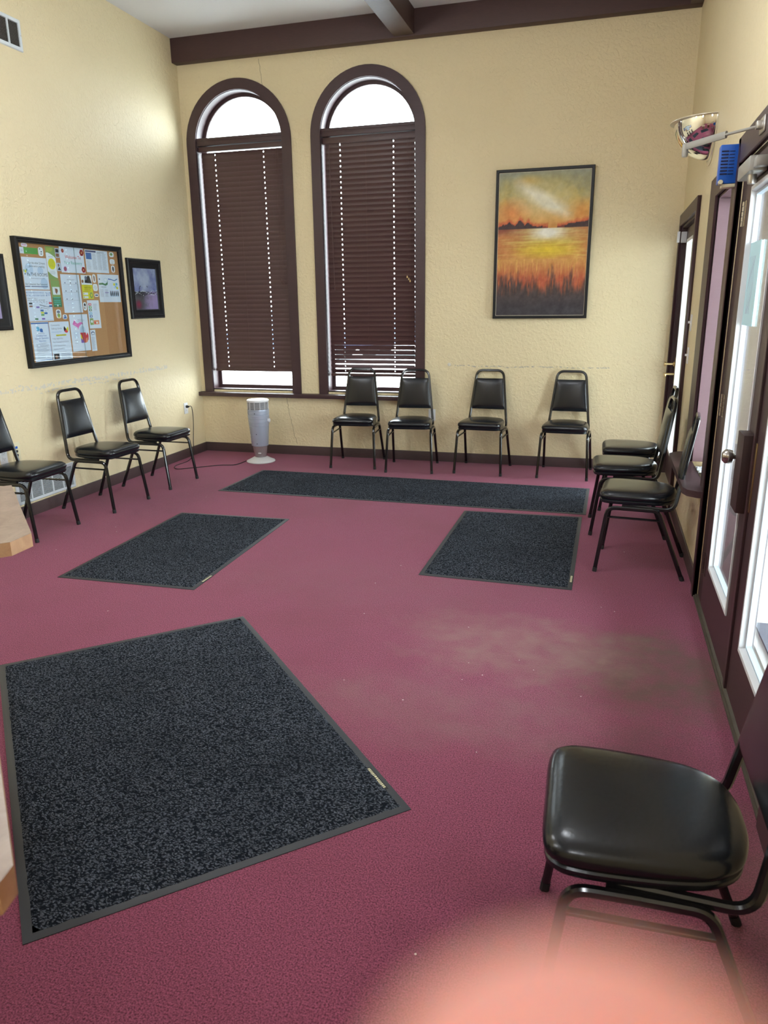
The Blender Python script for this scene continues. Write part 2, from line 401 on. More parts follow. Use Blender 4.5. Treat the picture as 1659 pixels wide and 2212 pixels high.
def blind(cx, name, label, tilt_f, gap_top, fold, side):
    t = thing(name, label, 'blind', (cx, YB+.06, 3.14), 'venetian blinds in the arched windows')
    W = .452; y0 = YB+.062
    obj('head_rail', MB().box(cx-W-.015, y0-.035, 3.085 if gap_top < .01 else 3.095, cx+W+.015, y0+.03, 3.14, .004), M_SLAT, t)
    mb = MB(); ztop = 3.075-gap_top; zbot = .905; n = int((ztop-zbot)/.0482)+1; holes = (-.30, .24)
    for k in range(n):
        z = ztop-k*.0482; a = tilt_f(z); dy, dz = cos(a), sin(a); hw = .0255
        us = [-W, -.30-.0045, -.30+.0045, .24-.0045, .24+.0045, W]; vs = [-hw, -.007, .007, hw]
        def P(u, v, th): 
            b = .003*(1-(v/hw)**2)
            return (cx+u+random.uniform(-.0, .0), y0+dy*v - dz*(th+b), z+dz*v + dy*(th+b))
        V = [[[mb.bm.verts.new(P(u, v, th)) for th in (0, .0022)] for v in vs] for u in us]
        for i in range(5):
            for j in range(3):
                if i in (1, 3) and j == 1:
                    for (A, Bq) in (((i, j), (i+1, j)), ((i+1, j), (i+1, j+1)), ((i+1, j+1), (i, j+1)), ((i, j+1), (i, j))):
                        mb.bm.faces.new((V[A[0]][A[1]][0], V[Bq[0]][Bq[1]][0], V[Bq[0]][Bq[1]][1], V[A[0]][A[1]][1]))
                    continue
                for th in (0, 1): mb.bm.faces.new((V[i][j][th], V[i+1][j][th], V[i+1][j+1][th], V[i][j+1][th]))
        for j in range(3):
            for i in (0, 5): mb.bm.faces.new((V[i][j][0], V[i][j+1][0], V[i][j+1][1], V[i][j][1]))
        for i in range(5):
            for j in (0, 3): mb.bm.faces.new((V[i][j][0], V[i+1][j][0], V[i+1][j][1], V[i][j][1]))
    obj('slats', mb, M_SLAT, t)
    zb = ztop-(n-1)*.0482-.030
    obj('bottom_rail', MB().box(cx-W, y0-.026, zb-.022, cx+W, y0+.026, zb+.006, .004), M_SLAT, t)
    for u in (-.30, .24, -.03):
        obj('ladder_cord', MB().sweep([(cx+u, y0-.029, 3.09), (cx+u, y0-.029, zb)], circ(.0011, 5), up=(1,0,0)), M_CORD, t)
    c = MB(); L = 1.25
    for q, dx in enumerate((0, .016, .03)):
        c.sweep([(cx+.385+dx, y0-.045, 3.09), (cx+.385+dx, y0-.05, 3.09-L-.02*q)], circ(.0012, 5), up=(1,0,0))
    lc = obj('lift_cord', c, M_CORD, t)
    k = MB()
    for q, dx in enumerate((0, .016, .03)): k.lathe([(.002, .02), (.006, .012), (.007, 0), (.003, -.004)], (cx+.385+dx, y0-.05, 3.09-L-.02*q-.012), 8)
    obj('cord_tassel', k, M_BRASS if side else M_CORD, lc)
    if side:
        obj('tilt_wand', MB().sweep([(cx-.40, y0-.04, 3.09), (cx-.375, y0-.05, 1.72)], circ(.0035, 6), up=(1,0,0)), M_SLAT, t)
    return t
blind(WX[0], 'venetian_blind', 'brown venetian blind closed flat in the arched window nearest the left corner', lambda z: rad(80), .012, 0, 0)
blind(WX[1], 'venetian_blind.001', 'brown venetian blind with open lower slats behind two black chairs', lambda z: -rad(79 - 30*max(0, min(1, (1.30-z)/.35))), .0, 1, 1)

# ------------------------------------------------------------------ right wall: door 1, window, entry doors
# door_2: far glazed door
d = thing('door_1', 'x', 'x', (XR, 6.68, 0)); del d['label']; del d['category']; struct(d)
obj('casing', plate([(5.985, 0), (6.065, 0), (6.065, 2.20), (7.295, 2.20), (7.295, 0), (7.375, 0), (7.375, 2.292), (5.985, 2.292)], [], XR-.026, XR, TS), M_TRIM, d, smooth=False)
obj('jamb', MB().box(XR, 6.062, 0, XR+.2, 6.085, 2.2).box(XR, 7.275, 0, XR+.2, 7.298, 2.2).box(XR, 6.062, 2.18, XR+.2, 7.298, 2.203), M_JAMB, d)
lf = obj('leaf', plate(rect(6.09, .03, 7.27, 2.175), [rect(6.24, .26, 7.13, 2.075)], XR+.035, XR+.08, TS), M_TRIM, d, smooth=False)
obj('glazing_bead', MB().frame(6.235, .255, 7.135, 2.08, .028, XR+.027, XR+.085, TS), M_WHTRIM, lf)
obj('glass_pane', plate(rect(6.25, .27, 7.12, 2.065), [], XR+.056, XR+.060, TS), M_GLASS, lf, smooth=False)
hd = MB(); hd.box(XR+.028, 7.165, .86, XR+.036, 7.215, 1.09, .003)
hd.lathe([(.022, XR+.03), (.022, XR+.018), (.010, XR+.012), (.010, XR-.045), (.019, XR-.048), (.019, XR-.060), (.004, XR-.066)], (0, 7.19, 1.035), 14, 'X')
hd.lathe([(.012, XR+.03), (.010, XR-.045)], (0, 7.19, .945), 12, 'X'); hd.box(XR-.062, 7.08, .933, XR-.045, 7.205, .957, .004)
obj('handle', hd, M_BRASS, lf)
obj('threshold', MB().box(XR-.055, 6.06, 0, XR+.1, 7.30, .022, .004), mat('worn_threshold', s2l(150, 138, 118), .6), d)
tag(obj('contact_sensor', MB().box(XR-.048, 7.19, 2.06, XR-.026, 7.215, 2.15, .003).box(XR-.012, 7.235, 2.06, XR+.033, 7.262, 2.15, .003), M_WHITE, loc=(XR-.03, 7.2, 2.1)), 'small white alarm contact sensor on the far glazed door casing', 'sensor')

# window_3: narrow side window with deep reveal and a sill
t = thing('window_3', 'x', 'x', (XR, 4.67, .60)); del t['label']; del t['category']; struct(t)
obj('casing', plate([(4.245, .598), (4.344, .598), (4.344, 2.17), (5.0, 2.17), (5.0, .598), (5.265, .598), (5.265, 2.283), (4.245, 2.283)], [], XR-.022, XR, TS), M_TRIM, t, smooth=False)
obj('reveal', MB().box(XR, 4.985, .60, XR+.199, 5.003, 2.173).box(XR, 4.341, .60, XR+.199, 4.359, 2.173).box(XR, 4.341, 2.155, XR+.199, 5.003, 2.173), wood_paint('mauve_brown_lit', s2l(104, 78, 84), .45, 1.06), t)  # reveal brown lightened to mauve for the light falling on it
obj('sash_frame', MB().frame(4.359, .60, 4.985, 2.155, .028, XR+.14, XR+.18, TS), M_WHTRIM, t)
obj('glass_pane', plate(rect(4.385, .625, 4.96, 2.13), [], XR+.158, XR+.162, TS), M_GLASS, t, smooth=False)
sl = MB(); sl.poly([(XR+.14, 4.344), (XR+.14, 5.0), (XR, 5.0), (XR, 5.32), (XR-.06, 5.32), (XR-.115, 5.26), (XR-.12, 5.2), (XR-.12, 4.27), (XR-.10, 4.21), (XR-.05, 4.175), (XR, 4.175), (XR, 4.344)], .562, .598)
obj('window_sill', sl, M_TRIM, t)

# door_2: double entry doors
d = thing('door_2', 'x', 'x', (XR, 3.1, 0)); del d['label']; del d['category']; struct(d)
obj('casing', plate([(2.10, 0), (2.215, 0), (2.215, 2.215), (4.165, 2.215), (4.165, 0), (4.175, 0), (4.175, 2.28), (4.235, 2.33), (2.06, 2.33), (2.06, 0)], [], XR-.026, XR, TS), M_TRIM, d, smooth=False)
obj('side_casing', MB().box(XR-.026, 4.165, 0, XR, 4.24, 2.33, .003), M_TRIM, d)
obj('jamb', MB().box(XR+.004, 3.985, 0, XR+.19, 4.165, 2.215).box(XR+.004, 2.20, 0, XR+.19, 2.235, 2.215).box(XR+.012, 2.2, 2.185, XR+.19, 4.165, 2.222), M_JAMB, d)
def leaf(y0, y1, g0, g1):
    l = obj('leaf', plate(rect(y0, .035, y1, 2.185), [rect(g0, .29, g1, 2.06)], XR-.004, XR+.042, TS), M_TRIM, d, smooth=False)
    obj('glazing_bead', MB().frame(g0-.006, .284, g1+.006, 2.066, .0, XR-.012, XR+.045, TS, [(0, XR-.003), (0, XR-.010), (.016, XR-.010), (.022, XR+.012), (.022, XR+.03)]), M_WHTRIM, l)
    obj('inner_bead', MB().frame(g0+.016, .306, g1-.016, 2.044, 0, XR, XR, TS, [(0, XR+.012), (.012, XR+.010), (.016, XR+.03), (0, XR+.03)]), M_CAULK, l)
    obj('glass_pane', plate(rect(g0+.005, .295, g1-.005, 2.055), [], XR+.017, XR+.021, TS), M_GLASS, l, smooth=False)
    return l
l1 = leaf(3.065, 3.98, 3.235, 3.815); l2 = leaf(2.24, 3.055, 2.38, 2.885)
obj('astragal', MB().box(XR-.014, 3.045, .035, XR-.003, 3.078, 2.185, .002), M_TRIM, l1)
obj('lock_case', MB().box(XR-.045, 3.085, .78, XR-.004, 3.215, 1.09, .003), M_JAMB, l1)
kb = MB(); kb.lathe([(.034, XR-.004), (.034, XR-.012), (.014, XR-.018), (.013, XR-.045), (.026, XR-.052), (.030, XR-.066), (.028, XR-.080), (.018, XR-.090), (.002, XR-.092)], (0, 3.25, .975), 24, 'X')
obj('door_knob', kb, M_NICK, l1)
obj('latch_plate', MB().box(XR-.0075, 3.026, .80, XR-.0035, 3.044, 1.07, .001), M_BRASS, l2)
for z in (.26, 1.09, 1.97):
    h = MB()
    for k in range(5): h.lathe([(.0075, z-.055+k*.022+.001), (.0075, z-.055+(k+1)*.022-.001)], (XR-.008, 3.99, 0), 10)
    h.box(XR-.006, 3.93, z-.055, XR-.003, 3.985, z+.055)
    obj('hinge', h, M_NICK if z != .26 else M_JAMB, l1)
th = MB(); th.box(XR-.02, 2.06, 0, XR-.012, 4.165, .010).box(XR-.012, 2.06, 0, XR+.19, 4.165, .018, .004)
obj('threshold', th, bumpy('dusty_metal_threshold', s2l(92, 84, 70), .6, 60, .4, .002, s2l(60, 54, 46), 12), d)

# door closer on leaf 1
t = thing('door_closer', 'grey metal door closer with folded arm above the entry door glass', 'door closer', (XR-.05, 3.6, 2.15))
b = MB(); b.box(XR-.075, 3.50, 2.085, XR-.006, 3.80, 2.145, .008); b.box(XR-.06, 3.44, 2.095, XR-.01, 3.50, 2.135, .006); obj('closer_body', b, M_GREY, t)
k = MB(); k.lathe([(.016, 2.05), (.018, 2.06), (.018, 2.085)], (XR-.045, 3.60, 0), 14); obj('spindle_cap', k, M_STEEL, t)
EL = (XR-.285, 3.98, 2.235)
k = MB(); k.sweep([(XR-.042, 3.60, 2.145), (XR-.042, 3.60, 2.175), (XR-.075, 3.65, 2.19), EL], rsq(.011, .004), up=(0,0,1)); obj('main_arm', k, M_GREY, t)
k = MB(); e2 = (EL[0], EL[1], EL[2]+.035); mid = Vector(e2).lerp(Vector((XR-.04, 3.58, 2.268)), .58)
k.sweep([e2, mid], rsq(.014, .006), up=(0,0,1)); k.sweep([mid, (XR-.04, 3.58, 2.262)], circ(.006, 8)); k.lathe([(.012, EL[2]-.008), (.014, EL[2]), (.014, EL[2]+.044), (.008, EL[2]+.05)], (EL[0], EL[1], 0), 12)
obj('forearm', k, M_GREY, t)
k = MB(); k.box(XR-.034, 3.53, 2.235, XR-.026, 3.63, 2.295, .002); k.box(XR-.055, 3.56, 2.25, XR-.03, 3.60, 2.28, .003); obj('arm_shoe', k, M_STEEL, t)

# blue vented door chime
t = thing('door_chime', 'blue slotted plastic box fixed above the side window casing by the door closer', 'door chime', (XR-.06, 4.25, 2.2))
bx = MB(); bx.box(XR-.105, 4.222, 2.135, XR-.022, 4.29, 2.31, .006)
body = obj('case', bx, M_BLUE, t)
sv = MB()
for k in range(8): sv.box(XR-.0995, 4.2205, 2.175+k*.0145, XR-.068, 4.2235, 2.1815+k*.0145).box(XR-.063, 4.2205, 2.176+k*.0145, XR-.04, 4.2235, 2.179+k*.0145)
obj('slots', sv, mat('dark_blue_slot', s2l(10, 25, 70), .6), body)
bb = MB(); bb.box(XR-.085, 4.225, 2.118, XR-.022, 4.285, 2.134, .003); bb.lathe([(.010, 4.214), (.012, 4.222), (.012, 4.24)], (XR-.092, 0, 2.142), 14, 'Y'); obj('bracket', bb, M_IVORY, t)

# half dome mirror
t = thing('dome_mirror', 'half dome convex security mirror high on the right wall', 'mirror', (XR, 5.72, 2.70))
R0 = .235; yc, zc = 5.70, 2.70
dm = MB()
def dome(a, b):
    th = a*pi; ph = b*pi/2; ph = max(ph, .0)
    return (XR-.004-R0*sin(th)*cos(ph), yc-R0*cos(th)*cos(ph) if True else 0, zc-R0*.98*sin(ph))
dm.grid(dome, 40, 24); obj('dome_shell', dm, M_CHROME, t)
fl = MB(); pts = [(XR-.004-(R0)*sin(pi*i/28), yc-(R0)*cos(pi*i/28), zc) for i in range(29)]
ptsO = [(XR-.002-(R0+.028)*sin(pi*i/28), yc-(R0+.028)*cos(pi*i/28), zc+.002) for i in range(29)]
ri = [[(a[0], a[1], zc+.004) for a in pts], [(a[0], a[1], zc+.004) for a in ptsO], [(a[0], a[1], zc-.001) for a in ptsO], [(a[0], a[1], zc-.001) for a in pts]]
fl.rings([list(x) for x in zip(*ri)], cap0=True, cap1=True)
fl.poly([(p[0], p[1]) for p in pts], zc-.001, zc+.0035)
bk = [(yc-(R0+.028)*cos(pi*i/28), zc-(R0+.028)*sin(pi*i/28)) for i in range(29)]
fl2 = plate([(u, v) for u, v in bk], [], XR-.0045, XR-.001, TS)
obj('mounting_flange', fl, mat('clear_flange', s2l(215, 205, 178), .25), t); obj('back_plate', fl2, mat('clear_flange'), t)

# light switches on the right wall
for i, (y, z, lb) in enumerate(((5.86, 1.43, 'upper white light switch between far door and side window'), (5.86, 1.20, 'lower white light switch between far door and side window'))):
    t = thing('light_switch', lb, 'light switch', (XR, y, z), 'light switches by the far door')
    obj('wall_plate', MB().box(XR-.006, y-.036, z-.058, XR, y+.036, z+.058, .002), M_WHITE, t)
    obj('toggle', MB().box(XR-.022, y-.005, z-.004, XR-.005, y+.005, z+.012, .002), M_WHITE, t)

# posters taped to entry glass
def flat_sheet(name, label, cat, y0, y1, z0, z1, x, mats, draw=None, group=None):
    mb = MB(); mb.box(x-.0008, y0, z0, x, y1, z1)
    if draw: draw(mb)
    return tag(obj(name, mb, mats, smooth=False, loc=(x, (y0+y1)/2, z0)), label, cat, group)
def lil(mb):
    mb.mi = 1; mb.box(XR+.0108, 3.62, 1.51, XR+.0110, 3.785, 1.80)
    mb.mi = 2
    for k in range(5):
        P = [(XR+.0106, 3.65+.025*k+.012*sin(q*.9+k), 1.53+.022*q) for q in range(12)]; mb.sweep(P, rsq(.0018, .0001), up=(0,1,0))
flat_sheet('poster', 'lilac and pale blue poster taped to the nearer half of the entry door glass', 'poster', 3.545, 3.80, 1.48, 1.83, XR+.0115, [mat('poster_cyan', s2l(190, 228, 236), .6), mat('poster_lilac', s2l(196, 192, 222), .6), mat('poster_line', s2l(150, 148, 186), .6)], lil)
flat_sheet('notice', 'white paper notice taped beside the centre stile of the entry door', 'notice', 3.24, 3.36, 1.42, 1.66, XR+.0115, [mat('paper_white', s2l(236, 238, 240), .6)])
flat_sheet('yellow_notice', 'yellow paper notice taped high beside the centre stile of the entry door', 'notice', 3.24, 3.34, 1.67, 1.86, XR+.0115, [mat('paper_yellow', s2l(240, 222, 90), .6)])

# ------------------------------------------------------------------ outside
M_CONC = bumpy('pale_concrete', s2l(205, 206, 204), .9, 20, .3, .004, s2l(186, 188, 188), 4)
M_STUC = bumpy('beige_stucco', s2l(146, 142, 130), .9, 45, .5, .004, s2l(132, 127, 114), 6)
struct(obj('ground', MB().box(XR+.19, -8, -.12, 14, 7.6, -.02).box(-14, 7.6, -.12, 14, 45, -.02), M_CONC))
struct(obj('wall_outside', MB().box(1.02, 6.45, -.02, 3.3, 6.7, 2.9).box(.98, 6.38, -.02, 1.10, 6.45, 2.9), M_STUC))
struct(obj('canopy', MB().box(XR+.2, -.6, 2.75, 3.9, 6.8, 3.0), wood_paint('dark_soffit', s2l(92, 80, 70), .7)))
tag(obj('outdoor_mat', MB().box(XR+.25, 2.35, -.02, XR+1.1, 3.9, -.008), bumpy('grey_outdoor_mat', s2l(110, 118, 130), .9, 90, .6, .004, s2l(84, 92, 104), 70), loc=(XR+.7, 3.1, -.02)), 'grey ribbed mat on the pavement outside the entry doors', 'mat')
sb = MB(); sb.grid(lambda a, b: (1.0+2.1*a, 5.45+.85*b, -.02+.42*sin(pi*min(1, a*1.0+.0))*sin(pi*b)**.7+.05*noise.noise((a*6, b*5, 1))*sin(pi*b)), 24, 12)
o = obj('reflection_bank', sb, mat('pale_bank', s2l(232, 238, 246), .7)); o['kind'] = 'stuff'; tag(o, 'low pale bank added for the bluish reflection in the door glass', 'pale_bank')  # pale bank standing in for the bluish reflection low in the glass
def car(x, y, rz, col, label):
    t = thing('parked_car', label, 'car', (0, 0, 0), 'cars parked beyond the arched windows')
    pr = [(-2.2, .35), (-2.2, .8), (-1.5, .9), (-.9, 1.42), (.7, 1.42), (1.35, .95), (2.15, .82), (2.2, .35)]
    b = MB(); b.rings([[(a, s*.85, h) for a, h in pr] for s in (-1, -.9, .9, 1)]); obj('body', b, col, t)
    g = MB(); g.rings([[(a, s*.86, h) for a, h in ((-1.3, .95), (-.85, 1.34), (.62, 1.34), (1.15, .97))] for s in (-1, 1)]); obj('windows', g, mat('car_glass', (.05, .07, .1), .1), t)
    for sx in (-1.35, 1.35):
        for sy in (-.8, .8):
            wl = MB(); wl.lathe([(.2, -.1), (.33, -.1), (.33, .1), (.2, .1)], (sx, sy, .33), 18, 'Y'); obj('wheel', wl, M_CAPB, t)
    t.location = (x, y, -.02); t.rotation_euler = (0, 0, rz); return t
car(-8.9, 21, .1, mat('car_blue_grey', s2l(50, 66, 96), .3), 'blue grey car parked outside seen low through the leftmost arched window')
car(-5.6, 23, .0, mat('car_silver', s2l(70, 84, 108), .3), 'silver car parked outside behind the chairs seen through second arched window')

# ------------------------------------------------------------------ added globe lights overhead, unseen fill for the room
for i, (x, y) in enumerate(((-3.1, 3.2), (-.85, 3.3), (-3.1, .6), (-.5, -.9))):
    t = thing('fill_globe', 'added white globe pendant brightening the room from outside the view', 'fill light', (x, y, ZC), 'added fill globes')
    obj('canopy_plate', MB().lathe([(.07, ZC), (.07, ZC-.02), (.02, ZC-.035)], (x, y, 0), 20), M_WHITE, t)
    obj('stem', MB().lathe([(.008, ZC-.03), (.008, 3.42)], (x, y, 0), 8), M_STEEL, t)
    obj('globe', MB().lathe([(.16*sin(pi*k/18), 3.28-.16*cos(pi*k/18)) for k in range(19)], (x, y, 0), 28), mat('fill_glow', (.90, .945, 1), .5, emit=FILL), t)

# ------------------------------------------------------------------ floor mats
def fmat(name, label, q, txt_edge=False, group='black floor mats'):
    """q = four corners (x, y) in order; rubber rim with raised pile"""
    c = (sum(p[0] for p in q)/4, sum(p[1] for p in q)/4)
    t = thing(name, label, 'floor mat', (c[0], c[1], 0), group)
    def inset(dd):
        P = [Vector(p).to_2d() for p in q]; out = []
        for i in range(4):
            a = (P[(i+1) % 4]-P[i]).normalized(); b = (P[i-1]-P[i]).normalized()
            out.append(P[i] + (a+b)*dd)
        return out
    o1 = inset(0); o2 = inset(.004); o3 = inset(.03)
    b = MB(); b.rings([[(*p, 0) for p in o1], [(*p, .0025) for p in o1], [(*p, .0045) for p in o2], [(*p, .0045) for p in o3]]); obj('rubber_border', b, M_RUB, t)
    N = 60; O3 = inset(.026)
    pm = MB()
    def P(a, b_):
        x0 = O3[0].lerp(O3[1], a); x1 = O3[3].lerp(O3[2], a); p = x0.lerp(x1, b_)
        e = min(a, 1-a, b_, 1-b_); h = .0045 if e <= 0 else .0105+.0015*noise.noise((p.x*9, p.y*9, 2))
        if e <= 0: p = p + Vector((noise.noise((p.x*40, p.y*40, 0)), noise.noise((p.x*40, p.y*40, 5))))*.004
        return (p.x, p.y, h)
    pm.grid(P, N, N); obj('pile', pm, M_PILE, t)
    return t
fmat('runner_mat', 'long black runner mat lying before the chairs along the back wall', [(-3.225, 5.718), (-.06, 5.70), (-.05, 6.555), (-3.20, 6.585)])
fmat('door_mat', 'middle sized black mat on the left side below the bulletin board chairs', [(-3.13, 3.52), (-2.205, 3.545), (-2.245, 5.035), (-3.162, 5.0)])
fmat('door_mat.001', 'middle sized black mat on the right beside the three chairs at the side window', [(-1.0, 4.112), (-.093, 4.09), (-.085, 5.625), (-.986, 5.59)])
fmat('door_mat.002', 'largest black mat lying diagonally in the near left foreground', [(-2.60, 2.475), (-1.354, 1.216), (-.511, 2.003), (-1.754, 3.274)])
def mat_label(p, q, name, label):
    p = Vector((*p, .0048)); q = Vector((*q, .0048)); u = (q-p).normalized(); v = Vector((-u.y, u.x, 0)); mb = MB()
    L = (q-p).length
    mb.rings([[p-v*.010, p+v*.010, p+v*.010+Vector((0,0,.0004)), p-v*.010+Vector((0,0,.0004))], [q-v*.010, q+v*.010, q+v*.010+Vector((0,0,.0004)), q-v*.010+Vector((0,0,.0004))]])
    x = 0.006; i = 0; mb.mi = 1
    while x < L-.01:
        wd = random.uniform(.004, .009); a = p+u*x+Vector((0,0,.0005)); b = a+u*wd
        mb.rings([[a-v*.006, a+v*.006, a+v*.006+Vector((0,0,.0003)), a-v*.006+Vector((0,0,.0003))], [b-v*.006, b+v*.006, b+v*.006+Vector((0,0,.0003)), b-v*.006+Vector((0,0,.0003))]]); x += wd+.003
    return mb
MLAB = [M_CAPB, mat('worn_label_print', s2l(205, 200, 165), .6)]
def child_lab(mname, p, q):
    par = bpy.data.objects[mname]; o = obj('sewn_label', mat_label(p, q, '', ''), MLAB, par)
child_lab('door_mat.002', (-.715, 2.175), (-.618, 2.075))
child_lab('door_mat.001', (-.105, 4.20), (-.104, 4.32))
child_lab('door_mat', (-2.218, 3.66), (-2.216, 3.78))

# ------------------------------------------------------------------ banquet chairs
def seat_outline(n=56):
    pts = [(-.150, -.252), (0, -.255), (.150, -.252), (.196, -.225), (.207, -.17), (.204, -.08), (.195, .01), (.176, .09), (.135, .145), (.07, .170), (0, .176)]
    pts = pts + [(-x, y) for x, y in pts[-2:2:-1]]
    P = [Vector((x, y)) for x, y in pts]; m = len(P); out = []
    for i in range(m):
        p0, p1, p2, p3 = P[i-1], P[i], P[(i+1) % m], P[(i+2) % m]
        for k in range(4):
            t = k/4; out.append(.5*((2*p1)+(-p0+p2)*t+(2*p0-5*p1+4*p2-p3)*t*t+(-p0+3*p1-3*p2+p3)*t**3))
    return out
SO = seat_outline()
def make_chair():
    t = thing('banquet_chair', '', 'chair', (0,0,0), 'black vinyl banquet chairs')
    c = Vector((0, -.04))
    def ring(k, z, off=0): return [((c.x+(p.x-c.x)*k), (c.y+(p.y-c.y)*k), z) for p in SO]
    b = MB(); b.rings([ring(.90, .426), ring(.975, .428), ring(.992, .433), ring(.992, .445), ring(.972, .449), ring(.985, .453), ring(1.008, .461), ring(1.012, .471), ring(.99, .484), ring(.93, .4945), ring(.82, .501), ring(.66, .505), ring(.45, .507), ring(.2, .508), ring(.05, .508)])
    obj('seat', b, M_VINYL, t)
    def bw(z): return .190-.060*(z-.415)/.525
    def by(z): return .172+.080*(z-.415)/.525
    # back pad
    def pad(a, bb):
        # closed tube-like cushion: a around section, bb along height
        z = .572+.293*bb; w_ = bw(z)-.004; th = 2*pi*a; x = (abs(cos(th))**.28)*(1 if cos(th) >= 0 else -1)*w_; s_ = (abs(sin(th))**.5)*(1 if sin(th) >= 0 else -1)
        return x, s_, z
    b = MB(); R = []
    for j in range(15):
        q = j/14; sc = min(1, (min(q, 1-q)*14/1.6+.25)) ** .5
        ring_ = []
        for i in range(40):
            x, s_, z = pad(i/40, q); puff = .008*(1-(x/bw(z))**2)*sin(pi*q)**.5
            ring_.append((x, by(z)-.006+s_*(.017*sc+ (puff if s_ < 0 else .002)), z))
        R.append(ring_)
    b.rings(R); obj('backrest', b, M_VINYL, t)
    path = fillet([(.186, -.12, .420), (.190, .168, .408), (.130, .252, .942), (-.130, .252, .942), (-.190, .168, .408), (-.186, -.12, .420)], [.06, .07, .07, .06], 7)
    obj('back_frame', MB().sweep(path, rsq(.0115, .0115, .45), up=(1, 0, 0)), M_TUBE, t)
    for s in (1, -1):
        for y1, yk, zt in ((-.25, -.200, .405), (.25, .085, .405)):
            p = fillet([(s*.226, y1, .0), (s*.208, yk, zt), (s*.206, -.05, zt)], .055, 7)
            lg = obj('leg', MB().sweep(p, rsq(.0115, .0115, .45), up=(1, 0, 0)), M_TUBE, t)
            d_ = (Vector((s*.208, yk, zt))-Vector((s*.226, y1, 0))).normalized()
            obj('foot_cap', MB().sweep([Vector((s*.226, y1, .0005)), Vector((s*.226, y1, .0))+d_*.028], rsq(.0128, .0128, .45), up=(1, 0, 0)), M_CAPB, lg)
        obj('stretcher', MB().sweep([(s*.2115, -.207, .348), (s*.2105, .105, .348)], rsq(.0095, .006, .5), up=(1, 0, 0)), M_TUBE, t)
    return t
chair0 = make_chair()
D = -rad(90)
CH = [
 (-2.367, 7.105, rad(5.0), 'black banquet chair under the second arched window, leftmost along the back wall'),
 (-1.777, 7.035, rad(6.0), 'black banquet chair half in front of the second arched window, second along back wall'),
 (-1.083, 7.118, rad(-3.6), 'black banquet chair left of the sunset painting, third along the back wall'),
 (-.300, 7.105, rad(-2.7), 'black banquet chair below the sunset painting, rightmost along the back wall'),
 (-4.000, 4.290, rad(91), 'black banquet chair cut by the left edge of the photo behind the stone counter'),
 (-3.922, 5.095, rad(88), 'black banquet chair against the left wall under the bulletin board'),
 (-3.907, 5.880, rad(89), 'black banquet chair against the left wall, nearest the tower heater'),
 (.285, 6.080, D, 'farthest of three black chairs facing left by the side window, near far door'),
 (.225, 5.420, D+rad(1.5), 'middle of three black chairs facing left along the right wall'),
 (.293, 4.649, D-rad(5), 'nearest of three black chairs facing left along the right wall beside entry doors'),
 (.190, 1.555, D+rad(1.4), 'large black chair in the bottom right foreground seen from above'),
]
for i, (x, y, rz, lb) in enumerate(CH):
    o = chair0 if i == 0 else dup(chair0)
    o.location = (x, y, 0); o.rotation_euler = (0, 0, rz); o['label'] = lb

# ------------------------------------------------------------------ tower heater and its cord
hx, hy = -3.405, 6.985
t = thing('tower_heater', 'grey tapered tower heater with round foot under the leftmost window', 'heater', (hx, hy, 0))
H_ = (hx, hy, 0)
obj('base', MB().lathe([(.148, 0), (.150, .006), (.146, .012), (.115, .026), (.085, .042), (.066, .052), (.0, .052)], H_, 40), M_LGREY, t)
obj('neck', MB().lathe([(.056, .05), (.060, .052), (.080, .172), (.0, .172)], H_, 36), M_SILV2, t)
prof = [(.080, .170), (.086, .172), (.088, .18), (.099, .34), (.102, .375), (.100, .377), (.100, .381), (.103, .383), (.106, .415), (.104, .417), (.104, .421), (.107, .423), (.108, .45), (.106, .452), (.106, .456), (.109, .458), (.111, .49), (.107, .494), (.107, .500), (.111, .504), (.111, .528), (.109, .530), (.109, .534), (.111, .536), (.110, .552), (.0, .552)]
body = obj('body', MB().lathe(prof, H_, 40), M_SILV, t)
dot = MB()
for z, r in ((.515, .1115), (.30, .0965), (.2, .090)):
    dot.lathe([(.004, -.0), (.004, .004)], (0, 0, 0), 8, 'Y') if False else dot.box(hx-.004+.01, hy-r-.0015, z-.004, hx+.004+.01, hy-r+.004, z+.004)
obj('screw', dot, M_DARK, body)
lab = MB(); 
for z0, z1 in ((.225, .26), (.27, .295)): lab.rings([[(hx+(.0955+(z-.26)*.055)*sin(a)*1.01, hy-(.0955+(z-.26)*.055)*cos(a)*1.01, z) for a in (-1.15, -1.0, -.85, -.70)] for z in (z0, z1)], close=False, cap0=False, cap1=False)
obj('rating_label', lab, M_WHITE, body)
obj('control_knob', MB().lathe([(.022, hx+.095), (.022, hx+.122), (.012, hx+.128)], (0, hy, .435), 16, 'X'), M_LGREY, body)
cg = MB(); cg.lathe([(.094, .55), (.094, .632)], H_, 32); obj('grille_core', cg, mat('grille_shadow', s2l(58, 66, 74), .6), t)
gr = MB()
for k in range(9): gr.lathe([(.100, .5575+k*.0085), (.109, .5575+k*.0085), (.109, .560+k*.0085), (.100, .560+k*.0085)], H_, 40)
for k in range(12):
    a = 2*pi*k/12+.1; gr.box(hx+.1065*cos(a)-.003, hy+.1065*sin(a)-.003, .552, hx+.1065*cos(a)+.003, hy+.1065*sin(a)+.003, .632)
obj('grille', gr, M_LGREY, t)
obj('top_cap', MB().lathe([(.108, .628), (.113, .632), (.113, .642), (.104, .650), (.02, .653), (.0, .653)], H_, 40), M_WHITE, t)
obj('carry_slot', MB().box(hx+.008, hy-.078, .095, hx+.038, hy-.064, .103, .002), M_WHITE, t)
